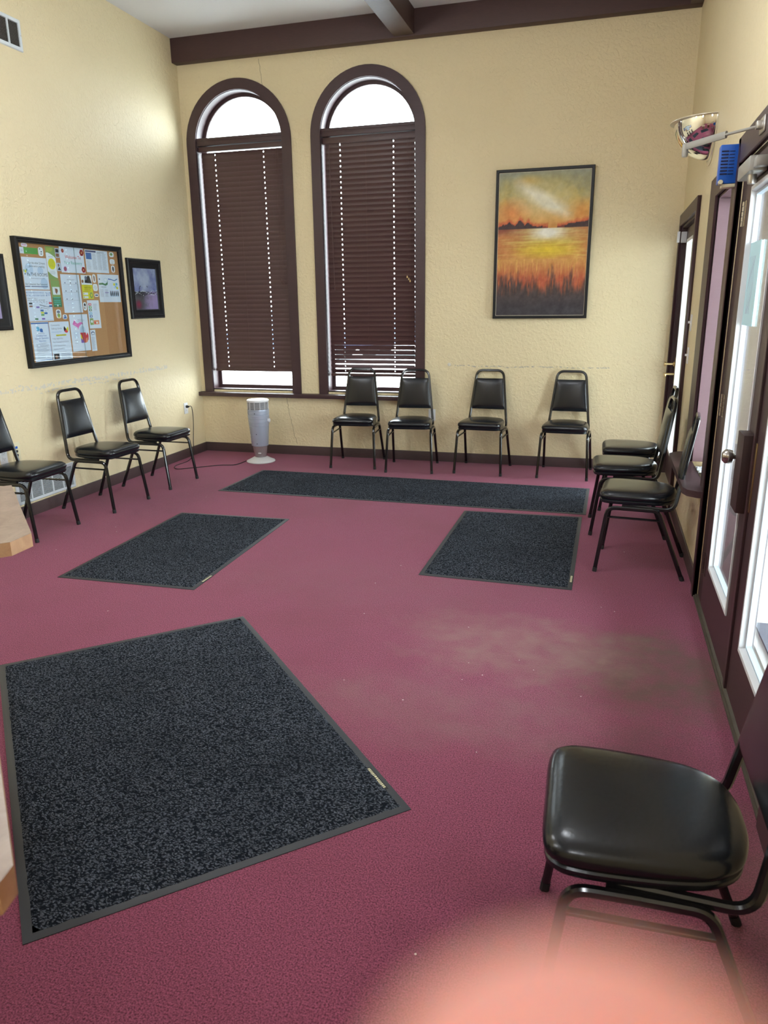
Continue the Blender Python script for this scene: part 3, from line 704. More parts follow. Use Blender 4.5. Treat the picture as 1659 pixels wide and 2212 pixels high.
# mains cord from left wall outlet along the floor
P = [(XL+.03, 7.035, .545), (XL+.075, 7.03, .54), (XL+.10, 7.0, .40), (XL+.10, 6.97, .2), (XL+.11, 6.93, .06), (XL+.12, 6.80, .006), (XL+.12, 6.55, .005), (XL+.22, 6.42, .005), (XL+.36, 6.52, .005), (XL+.55, 6.68, .005), (XL+.70, 6.74, .005), (hx-.150, hy-.05, .006)]
def smooth(P, n=6):
    V = [Vector(p) for p in P]; out = []
    for i in range(len(V)-1):
        p0, p1, p2, p3 = V[max(i-1, 0)], V[i], V[i+1], V[min(i+2, len(V)-1)]
        for k in range(n):
            t = k/n; out.append(.5*((2*p1)+(-p0+p2)*t+(2*p0-5*p1+4*p2-p3)*t*t+(-p0+3*p1-3*p2+p3)*t**3))
    out.append(V[-1]); return out
t = thing('power_cord', 'thin black power cord from the left wall outlet to the tower heater', 'cord', (XL+.1, 6.9, 0))
obj('cable', MB().sweep(smooth(P), circ(.0038, 8)), M_CAPB, t)
obj('plug', MB().lathe([(.010, XL+.006), (.016, XL+.012), (.013, XL+.030), (.006, XL+.045)], (0, 7.035, .545), 12, 'X'), M_CAPB, t)

# ------------------------------------------------------------------ outlets
def outlet(label, loc, side, m=M_WHITE, hts=.058, kind='outlet'):
    t = thing('wall_outlet', label, 'outlet', loc); x, y, z = loc
    tf = (lambda u, v, d: (x+u, y-d, z+v)) if side == 'B' else (lambda u, v, d: (x+d, y+u, z+v))
    def bx(mb, u0, v0, d0, u1, v1, d1, bev=0):
        a = tf(u0, v0, d0); b = tf(u1, v1, d1); mb.box(*[min(p, q) for p, q in zip(a, b)], *[max(p, q) for p, q in zip(a, b)], bev)
    b = MB(); bx(b, -.036, -hts, 0, .036, hts, .006, .002); obj('wall_plate', b, m, t)
    if kind == 'outlet':
        for dz in (-.02, .02):
            b = MB(); bx(b, -.017, dz-.014, .005, .017, dz+.014, .009, .002); s = obj('socket', b, m, t)
            h = MB(); bx(h, -.008, dz-.003, .0085, -.006, dz+.006, .0095); bx(h, .006, dz-.003, .0085, .008, dz+.006, .0095); bx(h, -.002, dz-.010, .0085, .002, dz-.006, .0095); obj('slots', h, M_DARK, s)
    else:
        for dz, mm in ((.03, M_BLUE), (-.0, M_CAPB), (-.03, M_CAPB)):
            b = MB(); bx(b, -.010, dz-.009, .005, .010, dz+.009, .010, .001); obj('jack', b, mm, t)
    return t
outlet('white outlet on the left wall with the heater plug in it', (XL, 7.035, .527), 'L')
outlet('white outlet low on the left wall at the left photo edge', (XL, 4.435, .52), 'L')
outlet('ivory data plate with a blue jack on the left wall beside a white outlet', (XL, 4.57, .532), 'L', M_IVORY, .07, 'data')
outlet('white outlet on the back wall behind the second chair', (-1.66, YB, .48), 'B')

# ------------------------------------------------------------------ wall vents
def vent(name, label, y0, y1, z0, z1, nsec, nsl, m, sl_m, bars):
    t = thing(name, label, 'vent', (XL, (y0+y1)/2, z0))
    obj('backing', MB().box(XL+.0005, y0+.02, z0+.02, XL+.003, y1-.02, z1-.02), M_DARK, t)
    obj('frame', MB().frame(y0, z0, y1, z1, .028, 0, 0, TS, [(0, XL), (0, XL+.006), (.006, XL+.012), (.026, XL+.012), (.028, XL+.004), (.028, XL)]), m, t)
    b = MB()
    for k in range(nsl):
        z = z0+.03+(z1-z0-.06)*(k+.5)/nsl; h = (z1-z0-.06)/nsl*.10
        b.rings([[(XL+.004, y, z+h), (XL+.011, y, z-h), (XL+.011, y, z-h+.0015), (XL+.004, y, z+h+.0015)] for y in (y0+.025, y1-.025)])
    obj('louvres', b, sl_m, t)
    for k in range(1, nsec): y = y0+.028+(y1-y0-.056)*k/nsec; obj('divider', MB().box(XL+.004, y-.006, z0+.02, XL+.0135, y+.006, z1-.02), m, t)
    s = MB()
    for y in (y0+.012, y1-.012): s.lathe([(.004, XL+.011), (.004, XL+.0135)], (0, y, (z0+z1)/2), 8, 'X')
    obj('screw', s, M_STEEL, t); return t
vent('wall_vent', 'small white louvred air vent high on the left wall', 4.83, 5.21, 3.405, 3.615, 3, 16, M_VENTW, mat('dusty_louvre', s2l(140, 132, 124), .6), 2)
vent('floor_vent', 'long white louvred vent low on the left wall behind chairs', 4.505, 5.175, .112, .325, 5, 15, M_VENTW, M_VENTW, 5)

# ------------------------------------------------------------------ painted artwork (vertex painted canvas)
def m_vcol(name, rough=.5):
    m = mat(name, (1,1,1), rough); t = NT(m); a = t.n('ShaderNodeVertexColor'); a.layer_name = 'paint'; t.l(a.outputs[0], t.b.inputs['Base Color'])
    t.bump(t.noise(t.coord(), 120, 3), .25, .002); return m
def canvas(name, nu, nv, f, tf, mt, parent):
    mb = MB(); mb.grid(lambda a, b: tf(a, b), nu, nv); cols = {}
    ly = mb.bm.loops.layers.color.new('paint') if False else None
    o = obj(name, mb, mt, parent, smooth=False); me = o.data
    at = me.color_attributes.new('paint', 'FLOAT_COLOR', 'POINT')
    # grid order preserved by remove_doubles: vertex i*(nv+1)+j
    for i in range(nu+1):
        for j in range(nv+1):
            c = f(i/nu, j/nv); at.data[i*(nv+1)+j].color = (*s2l(*[max(0, min(255, x)) for x in c]), 1)
    return o
def mixc(a, b, t): t = max(0, min(1, t)); return tuple(x+(y-x)*t for x, y in zip(a, b))
fb = lambda x, y, o=4, s=0.: noise.fractal((x, y, s), .6, 2.0, o)
def sunset(u, v):
    t = 1-v; n = fb(u*5, t*8, 5, 1.3); n2 = fb(u*14, t*20, 4, 5)
    stops = [(0, (146,148,124)), (.06, (172,162,108)), (.16, (196,176,98)), (.26, (212,168,88)), (.33, (214,160,84)), (.375, (206,146,70))]
    if t < .385:
        c = stops[-1][1]
        for (a, ca), (b, cb) in zip(stops, stops[1:]):
            if t <= b: c = mixc(ca, cb, max(0, (t-a)/(b-a))); break
        c = mixc(c, (132, 140, 132), (abs(u-.5)*1.7-.35)*(1-t*2.6)+n*.25)
        c = mixc(c, (222, 132, 62), max(0, 1-sqrt(((u-.16)/.24)**2+((t-.27)/.12)**2))*.9)
        c = mixc(c, (215, 140, 60), max(0, 1-sqrt(((u-.92)/.16)**2+((t-.30)/.13)**2))*.8)
        c = mixc(c, (212, 172, 88), max(0, 1-sqrt(((u-.32)/.2)**2+((t-.06)/.05)**2))*.7)
        d = abs((t-.12)-(u-.30)*.36); g = max(0, 1-d/.075)*max(0, 1-abs(u-.50)/.36)
        c = mixc(c, (236, 232, 218), g*1.7+n*.3*g)
        c = mixc(c, (222, 214, 178), max(0, 1-sqrt(((u-.5)/.42)**2+((t-.2)/.15)**2))*.7)
        tree = .372-.048*max(0, 1-abs(u-.25)/.055)-.03*max(0, 1-abs(u-.34)/.04)-.022*max(0, 1-abs(u-.13)/.10)-.012*max(0, (.5-u)/.5)
        tr2 = .374-.035*max(0, (u-.72)/.28)**.7
        lim = tree if u < .5 else tr2; lim += .010*n2
        if (u < .56 or u > .66) and t > lim-.03: c = mixc(c, (196, 70, 40), (t-lim+.03)/.03*.8)
        if (u < .50 or u > .74) and t > lim: c = (58, 34, 34)
        elif t > lim and (u < .56 or u > .66): c = (120, 52, 36)
    elif t < .60:
        q = (t-.385)/.215
        s_ = fb(u*3, t*70, 4, 9)
        c = mixc((176, 112, 66), (205, 178, 60), q*1.2+s_*.3); c = mixc(c, (196, 124, 66), max(0, abs(u-.55)*2.4-.55+q*.5)); c = mixc(c, (200, 138, 72), max(0, q-.75)*4)
        c = mixc(c, (212, 206, 140), max(0, 1-abs(u-.55)/.50)*max(0, 1-q*1.3)+s_*.35)
        c = mixc(c, (234, 230, 214), max(0, 1-abs(u-.56)/.24)*max(0, 1-abs(t-.415)/.07)*1.6+s_*.1)
        c = mixc(c, (228, 196, 34), max(0, 1-abs(q-.68)/.4)*max(0, 1-abs(u-.56)/.42)*.9+s_*.2*q)
        c = mixc(c, (132, 66, 44), max(0, 1-q*4)*max(0, 1-u/.34)*1.3)
    else:
        q = (t-.60)/.40; st = fb(u*60, t*4, 4, 3); st2 = fb(u*9, t*3, 4, 7)
        c = mixc((206, 150, 76), (176, 84, 52), q*3+st*.5)
        c = mixc(c, (222, 176, 90), max(0, st-.15)*2*(1-q))
        c = mixc(c, (66, 52, 50), (q-.30+st2*.28+st*.12)*4.2)
        c = mixc(c, (52, 48, 54), (q-.55)*3)
        c = mixc(c, (196, 96, 44), max(0, st-.05)*1.6*max(0, 1-abs(q-.42)/.25))
    return tuple(x+n2*12 for x in c)
K = .9946
t = thing('sunset_painting', 'tall framed sunset over water painting on the back wall', 'painting', (-.62, YB, 1.43))
x0, x1, z0, z1 = -1.061, -.188, 1.432, 2.745
obj('frame', MB().frame(x0, z0, x1, z1, .026, 0, 0, TB, [(0, YB-.001), (0, YB-.045), (.004, YB-.048), (.022, YB-.046), (.026, YB-.038), (.026, YB-.001)]), M_FRAME, t)
canvas('canvas', 110, 170, sunset, lambda a, b: (x0+.028+(x1-x0-.056)*a, YB-.036, z0+.028+(z1-z0-.056)*b), m_vcol('oil_paint'), t)
obj('canvas_edge', MB().frame(x0+.0265, z0+.0265, x1-.0265, z1-.0265, .0035, 0, 0, TB, [(0, YB-.002), (0, YB-.0365), (.0035, YB-.0368), (.0035, YB-.03)]), mat('raw_canvas', s2l(200, 192, 170), .8), t)

def abstract(seed):
    def f(u, v):
        t = 1-v; n = fb(u*3+seed, t*3, 5, seed); n2 = fb(u*7, t*9, 4, seed+4)
        c = mixc((176, 180, 208), (120, 124, 176), .4+n)
        c = mixc(c, (205, 205, 216), max(0, .5-abs(u-.45)-abs(t-.35)*.6)*1.4+n2*.2)
        if t > .56:
            q = (t-.56)/.44; c = mixc((96, 92, 96), (168, 146, 190), (u-.35)*2+q*.6+n)
            c = mixc(c, (40, 36, 42), max(0, .32-abs(u-.22)+n*.3)*2.2*(1-q*.5)); c = mixc(c, (150, 40, 70), max(0, 1-sqrt(((u-.14)/.16)**2+((q-.72)/.3)**2))*1.3)
            c = mixc(c, (190, 160, 206), max(0, 1-sqrt(((u-.72)/.4)**2+((q-.55)/.5)**2))*.9)
        for k, (a, ph, w_) in enumerate(((.03, 0, .006), (.045, 1.2, .005), (.025, 2.5, .007), (.06, 4, .004))):
            yy = .585+a*sin(u*7+ph+seed)+.03*n
            if abs(t-yy) < w_*1.3: c = (238, 238, 238) if k % 2 else (22, 20, 26)
        for k in range(3):
            th = .36+.12*k; e = abs(sqrt(((u-.42)/.2)**2+((t-.52)/(.13))**2)-1)
            if e < .06 and u < .6 and t > .42: c = (20, 18, 24)
        return c
    return f
def print_frame(name, label, y0, y1, z0, z1, seed):
    t = thing(name, label, 'framed print', (XL, (y0+y1)/2, z0), 'framed abstract prints on the left wall'); m = .085; d = .028
    obj('frame', MB().frame(y0, z0, y1, z1, m, 0, 0, TS, [(0, XL), (0, XL+d*.7), (.010, XL+d), (.020, XL+d*.9), (.030, XL+d), (.040, XL+d*.8), (.070, XL+d*.55), (.078, XL+d*.62), (m, XL+d*.4), (m, XL+.002)]), M_FRAME, t)
    canvas('print', 60, 70, abstract(seed), lambda a, b: (XL+.009, y0+m+(y1-y0-2*m)*a, z0+m+(z1-z0-2*m)*b), m_vcol('print_ink', .35), t)
    obj('glass_pane', MB().box(XL+.0100, y0+m, z0+m, XL+.0108, y1-m, z1-m), M_GLASS, t, smooth=False)
print_frame('framed_print', 'black framed purple abstract print right of the bulletin board', 6.215, 6.76, 1.473, 2.018, 1.0)
print_frame('framed_print.001', 'black framed abstract print cut by the left photo edge, left of the bulletin board', 4.17, 4.705, 1.43, 1.97, 3.7)

# ------------------------------------------------------------------ bulletin board
BX = XL+.020
t = thing('bulletin_board', 'glass fronted cork bulletin board in a wide black frame on left wall', 'bulletin board', (XL, 5.46, 1.13))
by0, by1, bz0, bz1 = 4.815, 6.115, 1.135, 2.103
obj('frame', MB().frame(by0, bz0, by1, bz1, .042, 0, 0, TS, [(0, XL), (0, XL+.040), (.006, XL+.046), (.014, XL+.046), (.018, XL+.040), (.028, XL+.042), (.032, XL+.036), (.042, XL+.034), (.042, XL+.002)]), M_FRAME, t)
obj('cork_panel', MB().box(XL+.002, by0+.03, bz0+.03, BX, by1-.03, bz1-.03), M_CORK, t)
obj('glass_pane', MB().box(XL+.0270, by0+.04, bz0+.04, XL+.0285, 5.49, bz1-.04), M_GLASS, t, smooth=False)
obj('glass_pane', MB().box(XL+.0305, 5.475, bz0+.04, XL+.0320, by1-.04, bz1-.04), M_GLASS, t, smooth=False)
obj('pane_edge', MB().box(XL+.0305, 5.4745, bz0+.04, XL+.0322, 5.4765, bz1-.04), mat('glass_edge', s2l(120, 130, 130), .3), t)

INK = dict(k=mat('ink_black', s2l(38, 38, 44), .6), b=mat('ink_blue', s2l(52, 104, 176), .6), n=mat('ink_navy', s2l(30, 52, 110), .6), g=mat('ink_grey', s2l(120, 126, 146), .6), r=mat('ink_red', s2l(214, 62, 70), .6),
    p=mat('ink_pink', s2l(230, 120, 190), .6), t=mat('ink_teal', s2l(86, 176, 158), .6), y=mat('ink_yellow', s2l(222, 214, 40), .6), e=mat('ink_green', s2l(96, 166, 70), .6), o=mat('ink_orange', s2l(232, 150, 110), .6),
    w=mat('ink_white', s2l(232, 236, 242), .6), d=mat('ink_dark_green', s2l(80, 130, 90), .6), s=mat('ink_skyblue', s2l(110, 180, 220), .6), u=mat('ink_brown', s2l(140, 96, 72), .6), v=mat('ink_violet', s2l(140, 110, 190), .6), l=mat('ink_pale_blue', s2l(190, 208, 232), .6), c=mat('ink_olive', s2l(140, 166, 96), .6))
KEYS = list(INK)
PAP = mat('paper_sheet', s2l(222, 228, 242), .7)
class Sheet:
    def __init__(s, y0, y1, z0, z1, paper=None, lift=0, tilt=0):
        s.mb = MB(); s.y0, s.z0, s.w, s.h = y0, z0, y1-y0, z1-z0; s.x = BX+.0004+lift; s.m = [paper or PAP]+[INK[k] for k in KEYS]; s.lv = 0; s.tilt = tilt
    def tf(s, u, v, d):
        a = s.tilt; uu, vv = u-s.w/2, v-s.h/2
        return (s.x+d, s.y0+s.w/2+uu*cos(a)-vv*sin(a), s.z0+s.h/2+uu*sin(a)+vv*cos(a))
    def base(s, outline=None):
        pts = outline or [(0, 0), (s.w, 0), (s.w, s.h), (0, s.h)]
        s.mb.mi = 0; s.mb.rings([[s.tf(a, b, 0) for a, b in pts], [s.tf(a, b, .0005) for a, b in pts]]); return s
    def shape(s, k, pts):
        s.lv += 1; d = .0005+.00006*min(s.lv, 40); s.mb.mi = 1+KEYS.index(k)
        s.mb.rings([[s.tf(a*s.w, b*s.h, d-.00003) for a, b in pts], [s.tf(a*s.w, b*s.h, d) for a, b in pts]]); return s
    def r(s, k, a, b, c, d): return s.shape(k, [(a, b), (c, b), (c, d), (a, d)])
    def ell(s, k, a, b, ra, rb, n=20, a0=0, a1=2*pi): return s.shape(k, ([(a, b)] if a1-a0 < 6 else [])+[(a+ra*cos(a0+(a1-a0)*i/n), b+rb*sin(a0+(a1-a0)*i/n)) for i in range(n+(a1-a0 < 6))])
    def txt(s, k, st, a, b, size, width=None):
        s.lv += 1; text_into(s.mb, st, size*s.h, a*s.w, b*s.h, .0005+.00006*min(s.lv, 40), 1+KEYS.index(k), width=width*s.w if width else None, tf=s.tf); return s
    def lines(s, k, a, c, btop, bbot, n, ht=.008, jag=.2):
        for i in range(n):
            b = btop-(btop-bbot)*i/max(1, n-1); e = c-(c-a)*jag*random.random(); s.r(k, a, b-ht/2, e, b+ht/2); s.lv -= 1
        s.lv += 1; return s
    def done(s, name, label, cat='flyer', group='papers on the bulletin board'):
        o = obj(name, s.mb, s.m, smooth=False, loc=(BX, s.y0+s.w/2, s.z0)); return tag(o, label, cat, group)
S = Sheet(4.88, 5.148, 1.724, 1.96).base(); S.ell('l', .25, .62, .16, .2).ell('l', .8, .2, .15, .18).ell('l', .7, .6, .12, .12)
S.txt('k', 'For the other 23 hours', .26, .80, .095, .66).txt('k', "you're not in a meeting...", .26, .70, .095, .66)
S.txt('k', 'IN THE ROOMS', .14, .42, .15, .83).txt('g', 'WWW.INTHEROOMS.COM', .28, .33, .05, .55).txt('k', 'Get Connected. Stay Connected.', .02, .14, .085, .90).r('n', 0, .085, .93, .105)
S.ell('y', .10, .56, .03, .05).ell('e', .04, .58, .015, .045).ell('d', .15, .60, .015, .045).ell('n', .07, .48, .02, .02)
S.done('meeting_flyer', 'flyer reading IN THE ROOMS at the upper left of the bulletin board')
S = Sheet(4.88, 5.149, 1.486, 1.718).base(); S.txt('b', 'RECOVERY MEETING SCHEDULE', .0, .90, .07, .72).txt('b', 'AT THE 217 RECOVERY CENTER', .0, .81, .07, .74).txt('b', '217', .78, .82, .17, .22)
S.txt('k', 'August 15 - Oct. 1', .02, .73, .045, .4).txt('k', 'Gaylord, MI 49735', .02, .67, .045, .4).txt('k', '(231) 732-2630', .46, .67, .045, .26)
for k in range(7): S.r('g', .10+.13*k, .625, .17+.13*k, .635)
for a, b, k in ((.06,.55,'k'), (.06,.46,'u'), (.33,.43,'v'), (.87,.56,'r'), (.87,.46,'b'), (.48,.32,'b'), (.49,.25,'y'), (.49,.18,'e'), (.63,.23,'b'), (.22,.05,'d'), (.50,.05,'v')): S.r(k, a, b, a+.13, b+.055)
for k in range(9): q = k/9*2*pi; S.shape('k', [(.66+.11*cos(q), .47+.10*sin(q)), (.66+.19*cos(q), .47+.18*sin(q)), (.66+.19*cos(q+.07), .47+.18*sin(q+.07))])
S.shape('k', [(.46, .55), (.70, .49), (.88, .47), (.88, .46), (.68, .475), (.46, .54)]).shape('k', [(.50, .45), (.7, .42), (.88, .44), (.88, .43), (.7, .41), (.5, .44)])
S.lines('l', .1, .95, .6, .1, 9, .003, 0).r('g', .0, .03, .97, .036); S.done('schedule_sheet', 'recovery meeting schedule sheet with 217 heading below the IN THE ROOMS flyer')
S = Sheet(4.885, 5.079, 1.179, 1.480).base(); S.r('b', 0, .955, 1, .985).r('b', .965, .02, .985, .985).r('b', 0, .02, .985, .035).ell('s', .36, .83, .10, .06).ell('b', .54, .79, .085, .05).shape('b', [(.56, .755), (.64, .725), (.62, .77)])
S.r('g', .28, .708, .72, .716).txt('b', 'Certified Peer', .22, .635, .062, .60).txt('b', 'Support Specialist', .12, .57, .062, .78).txt('b', 'Warmline', .32, .50, .062, .42)
S.lines('g', .15, .90, .46, .22, 10, .007, .25).lines('g', .15, .6, .15, .10, 2, .008).txt('n', 'Above', .68, .08, .04, .2); S.done('warmline_flyer', 'blue bordered Certified Peer Support Specialist Warmline flyer at lower left of board')
S = Sheet(5.085, 5.319, 1.178, 1.477).base(); S.txt('g', 'Community', .08, .895, .062, .44).txt('g', 'Talking Circle', .08, .805, .062, .52).lines('l', .08, .6, .74, .725, 2, .012, .1)
for k, a0 in (('k', pi*.72), ('r', pi*1.22), ('y', -pi*.28), ('w', pi*.22)): S.ell(k, .83, .80, .125, .10, 8, a0, a0+pi/2)
S.r('y', .28, .625, .80, .665).txt('k', 'NEW LOCATION!!!', .30, .63, .035, .48).txt('g', 'Friday Nights/7pm', .08, .545, .05, .52).txt('g', 'First Congregational Church', .08, .455, .05, .80).txt('g', '218 W. Second Street', .08, .36, .05, .62).txt('g', 'Gaylord, MI 49735', .08, .27, .05, .54)
S.lines('g', .25, .8, .205, .205, 1, .006).r('k', .05, .02, .32, .165).ell('u', .17, .08, .06, .05).lines('g', .42, .92, .155, .03, 4, .011, .1); S.done('talking_circle_flyer', 'Community Talking Circle flyer with red black yellow circle on the bulletin board')
S = Sheet(5.152, 5.258, 1.800, 2.052).base([(0, 0), (.106, 0), (.106, .252), (0, .252)]); S.r('c', 0, 0, 1, 1).lines('y', .1, .8, .95, .86, 4, .008)
S.shape('w', [(0, .80), (.15, .82), (.5, .78), (.8, .72), (1, .66), (1, .06), (.75, .08), (.4, .14), (0, .26)]).txt('g', 'Around', .25, .68, .05, .45).ell('y', .52, .48, .40, .165).lines('c', .25, .8, .57, .40, 6, .006).lines('g', .15, .85, .27, .17, 5, .005); S.done('green_leaflet', 'green leaflet with a yellow circle on the bulletin board')
S = Sheet(5.165, 5.266, 1.591, 1.798).base(); S.r('c', 0, .0, 1, 1).r('d', 0, 0, 1, .36).r('w', .12, .46, .95, .75).shape('u', [(.4, .70), (.68, .68), (.72, .6), (.55, .48), (.42, .55)])
for b in (.33, .23, .16, .08): S.r('t', .12, b, .88, b+.045)
S.ell('w', .5, .06, .07, .035); S.done('green_booklet', 'narrow green booklet with a brown leaf shape under the green leaflet')
S = Sheet(5.312, 5.607, 1.861, 2.061).base(); S.lines('l', .2, .7, .95, .90, 2, .01)
for a, b, ra, k in ((.92, .82, .075, 'r'), (.93, .14, .07, 'r'), (.16, .14, .055, 'p'), (.13, .84, .045, 'r')):
    for q in range(6): an = q*pi/3; S.ell(k, a+ra*.6*cos(an), b+ra*.9*sin(an), ra*.62, ra*.9, 10); S.lv -= 1
    S.lv += 1; S.ell('o', a, b, ra*.45, ra*.65)
S.txt('r', 'Welcome To', .20, .55, .185, .66).txt('t', 'Your Recovery', .14, .33, .185, .74); S.done('welcome_poster', 'poster reading Welcome To Your Recovery at the top middle of the board')
S = Sheet(5.288, 5.518, 1.544, 1.847).base(); S.lines('g', .32, .78, .87, .855, 2, .005)
for r_ in range(3):
    zt = .78-.21*r_; S.r('g', .08, zt-.035, .92, zt-.031)
    for c_ in range(3 if r_ < 2 else 2):
        a = .10+.29*c_; S.ell('k' if (r_+c_) % 2 else 'n', a+.10, zt, .022, .016).lines('l', a, a+.24, zt-.06, zt-.16, 5, .005, .4)
        if c_: S.r('g', a-.03, zt-.18, a-.027, zt-.03)
S.done('grid_sheet', 'white sheet with a printed grid in the middle of the bulletin board')
S = Sheet(5.628, 5.931, 1.872, 2.055).base(); S.r('n', .02, .90, .48, .97).lines('g', .52, .92, .93, .90, 2, .012).r('b', .03, .58, .27, .87)
for a, tp in ((.03, .53), (.29, .85), (.52, .88), (.74, .86)): S.lines('g', a, a+.20, tp, .14, int((tp-.14)*32), .008, .3)
S.done('newsletter', 'white newsletter page with a blue box at the upper right of the board')
S = Sheet(5.539, 5.678, 1.654, 1.847).base(); S.r('w', 0, .66, 1, 1).shape('k', [(.3, .68), (.98, .66), (.8, .98), (.62, .98), (.5, .86), (.35, .82)]).ell('u', .12, .74, .1, .07).ell('g', .45, .88, .12, .09).r('y', 0, 0, 1, .60).txt('k', 'NEEDED', .2, .44, .10, .65).txt('u', 'MISSING', .24, .53, .06, .5).lines('u', .2, .8, .40, .36, 2, .012, .1)
S.r('w', .06, .17, .50, .27).r('w', .06, .03, .50, .12).r('u', .05, .30, .7, .315).ell('k', .12, .22, .03, .02).ell('k', .12, .075, .03, .02).ell('c', .80, .16, .15, .13).ell('y', .80, .16, .06, .06); S.done('needed_leaflet', 'yellow NEEDED leaflet with a dark photo on top, middle of the board')
S = Sheet(5.760, 6.059, 1.627, 1.861).base(); S.ell('l', .36, .80, .09, .075).ell('w', .36, .80, .07, .055).r('n', .06, .80, .10, .85)
S.shape('d', [(.03, .68), (.2, .70), (.32, .66), (.42, .72), (.46, .80), (.44, .64), (.34, .59), (.2, .63), (.03, .62)]).shape('b', [(.48, .86), (.62, .84), (.78, .80), (.92, .87), (.92, .83), (.78, .77), (.62, .81), (.48, .82)])
S.lines('g', .12, .42, .56, .53, 2, .01).lines('g', .06, .22, .45, .2, 9, .007).lines('g', .28, .44, .45, .2, 9, .007).r('v', .27, .335, .45, .355)
for a, b, k in ((.75, .65, 'y'), (.86, .66, 's'), (.80, .56, 's'), (.88, .52, 'y'), (.76, .54, 'l')): S.ell(k, a, b, .05, .05)
S.lines('l', .54, .66, .68, .5, 7, .006).r('l', .50, .20, .93, .42)
for q in range(5): S.ell('k', .55+.085*q, .30, .028, .09, 10).ell('u', .55+.085*q, .385, .02, .025, 8)
S.done('wave_newsletter', 'newsletter with blue waves and a group photo at the right of the board')
S = Sheet(5.582, 5.739, 1.409, 1.643).base()
for b, k in ((.86, 'r'), (.76, 'e'), (.66, 'd'), (.54, 's'), (.44, 'b'), (.33, 'c')): S.r(k, .10, b-.045, .33, b+.035).ell('w', .22, b-.005, .06, .022)
S.r('c', .07, .13, .36, .36).ell('w', .22, .25, .09, .05).r('o', .38, .14, .85, .29).ell('r', .48, .2, .07, .035).ell('w', .65, .2, .07, .035).lines('g', .48, .80, .86, .66, 5, .012).lines('l', .5, .85, .6, .34, 12, .006); S.done('programme_sheet', 'narrow white sheet with a column of coloured blocks right of the map')
S = Sheet(5.579, 5.647, 1.220, 1.398).base(); S.ell('n', .5, .82, .36, .10, 14, 0, pi*.999).ell('w', .5, .82, .22, .06, 14, 0, pi*.999).r('n', .12, .76, .88, .78).lines('g', .1, .85, .66, .08, 20, .008, .3); S.done('crisis_leaflet', 'very narrow white leaflet with a navy arch logo, lowest item right of the map')
S = Sheet(5.334, 5.564, 1.230, 1.530).base()
S.shape('p', [(.13, .74), (.27, .87), (.30, .86), (.29, .80), (.40, .75), (.55, .79), (.68, .78), (.72, .73), (.60, .73), (.50, .68), (.43, .63), (.42, .58), (.38, .65), (.25, .69)])
S.shape('l', [(.50, .47), (.50, .57), (.56, .65), (.64, .69), (.74, .66), (.80, .58), (.80, .50)]).shape('r', [(.49, .50), (.80, .50), (.82, .42), (.90, .50), (.95, .42), (.92, .30), (.86, .26), (.78, .22), (.62, .22), (.56, .28)]).shape('v', [(.50, .22), (.66, .22), (.58, .36), (.50, .40)]).shape('y', [(.50, .36), (.60, .30), (.55, .44), (.50, .46)]).shape('o', [(.74, .22), (.86, .24), (.88, .36), (.78, .34)])
S.lines('g', .42, .82, .86, .81, 3, .006).lines('l', .12, .42, .53, .37, 12, .006).lines('g', .15, .32, .30, .22, 2, .006); S.done('map_sheet', 'sheet with a pink, grey and red map of Michigan at the bottom middle')
def sticker(name, label, y0, y1, z0, z1, draw, outline=None, k0=None):
    S = Sheet(y0, y1, z0, z1, INK['w'] if not k0 else INK[k0]); w_, h_ = S.w, S.h
    n = 16; S.base([(w_*(.5+.5*(abs(cos(q))**.6)*(1 if cos(q) > 0 else -1)), h_*(.5+.5*(abs(sin(q))**.6)*(1 if sin(q) > 0 else -1))) for q in [2*pi*i/n for i in range(n)]]); draw(S)
    return S.done(name, label, 'sticker', 'stickers on the bulletin board')
sticker('sticker', 'pale pink banner sticker in the top left corner of the board', 4.897, 4.961, 2.034, 2.060, lambda S: S.lines('p', .12, .88, .65, .35, 3, .08, .1))
S = Sheet(4.875, 5.066, 1.984, 2.030).base(); S.r('e', .22, 0, 1, 1).lines('d', .35, .95, .8, .2, 5, .05, .1).lines('g', .04, .18, .6, .4, 2, .05); S.done('green_card', 'long green card with white end in the top left of the board', 'card')
sticker('sticker', 'white sticker with black spots right of the green card', 5.072, 5.127, 1.973, 2.040, lambda S: S.ell('k', .35, .8, .12, .06).ell('k', .6, .5, .12, .07).ell('k', .55, .25, .15, .05))
S = Sheet(5.262, 5.308, 1.972, 2.043, INK['l']).base(); S.r('k', .1, .55, .9, .92).r('u', .1, .08, .9, .45); S.done('photo_strip', 'small photo strip with two dark frames beside the welcome poster', 'photo')
S = Sheet(5.264, 5.308, 1.871, 1.932, INK['l']).base(); S.shape('k', [(.1, .1), (.95, .1), (.6, .5), (.4, .4)]).ell('u', .45, .7, .2, .2); S.done('small_photo', 'small photo print below the photo strip, left of welcome poster', 'photo')
sticker('sticker', 'green leaf sticker at the top right of the board', 5.957, 6.022, 2.011, 2.052, lambda S: S.ell('c', .45, .55, .32, .3).ell('d', .5, .6, .12, .2))
sticker('sticker', 'GOOD VIBES sticker at the right side of the board', 5.957, 6.026, 1.950, 1.993, lambda S: S.txt('k', 'GOOD', .14, .54, .34, .7).txt('k', 'VIBES', .14, .12, .34, .7))
sticker('sticker', 'sticker of a dark raised hand below the GOOD VIBES sticker', 5.967, 6.018, 1.880, 1.940, lambda S: S.ell('k', .5, .5, .25, .38).r('u', .35, .1, .65, .3))
sticker('sticker', 'tall brown sticker beside the yellow leaflet', 5.690, 5.735, 1.788, 1.858, lambda S: S.ell('u', .5, .5, .2, .36).ell('k', .5, .72, .14, .1))
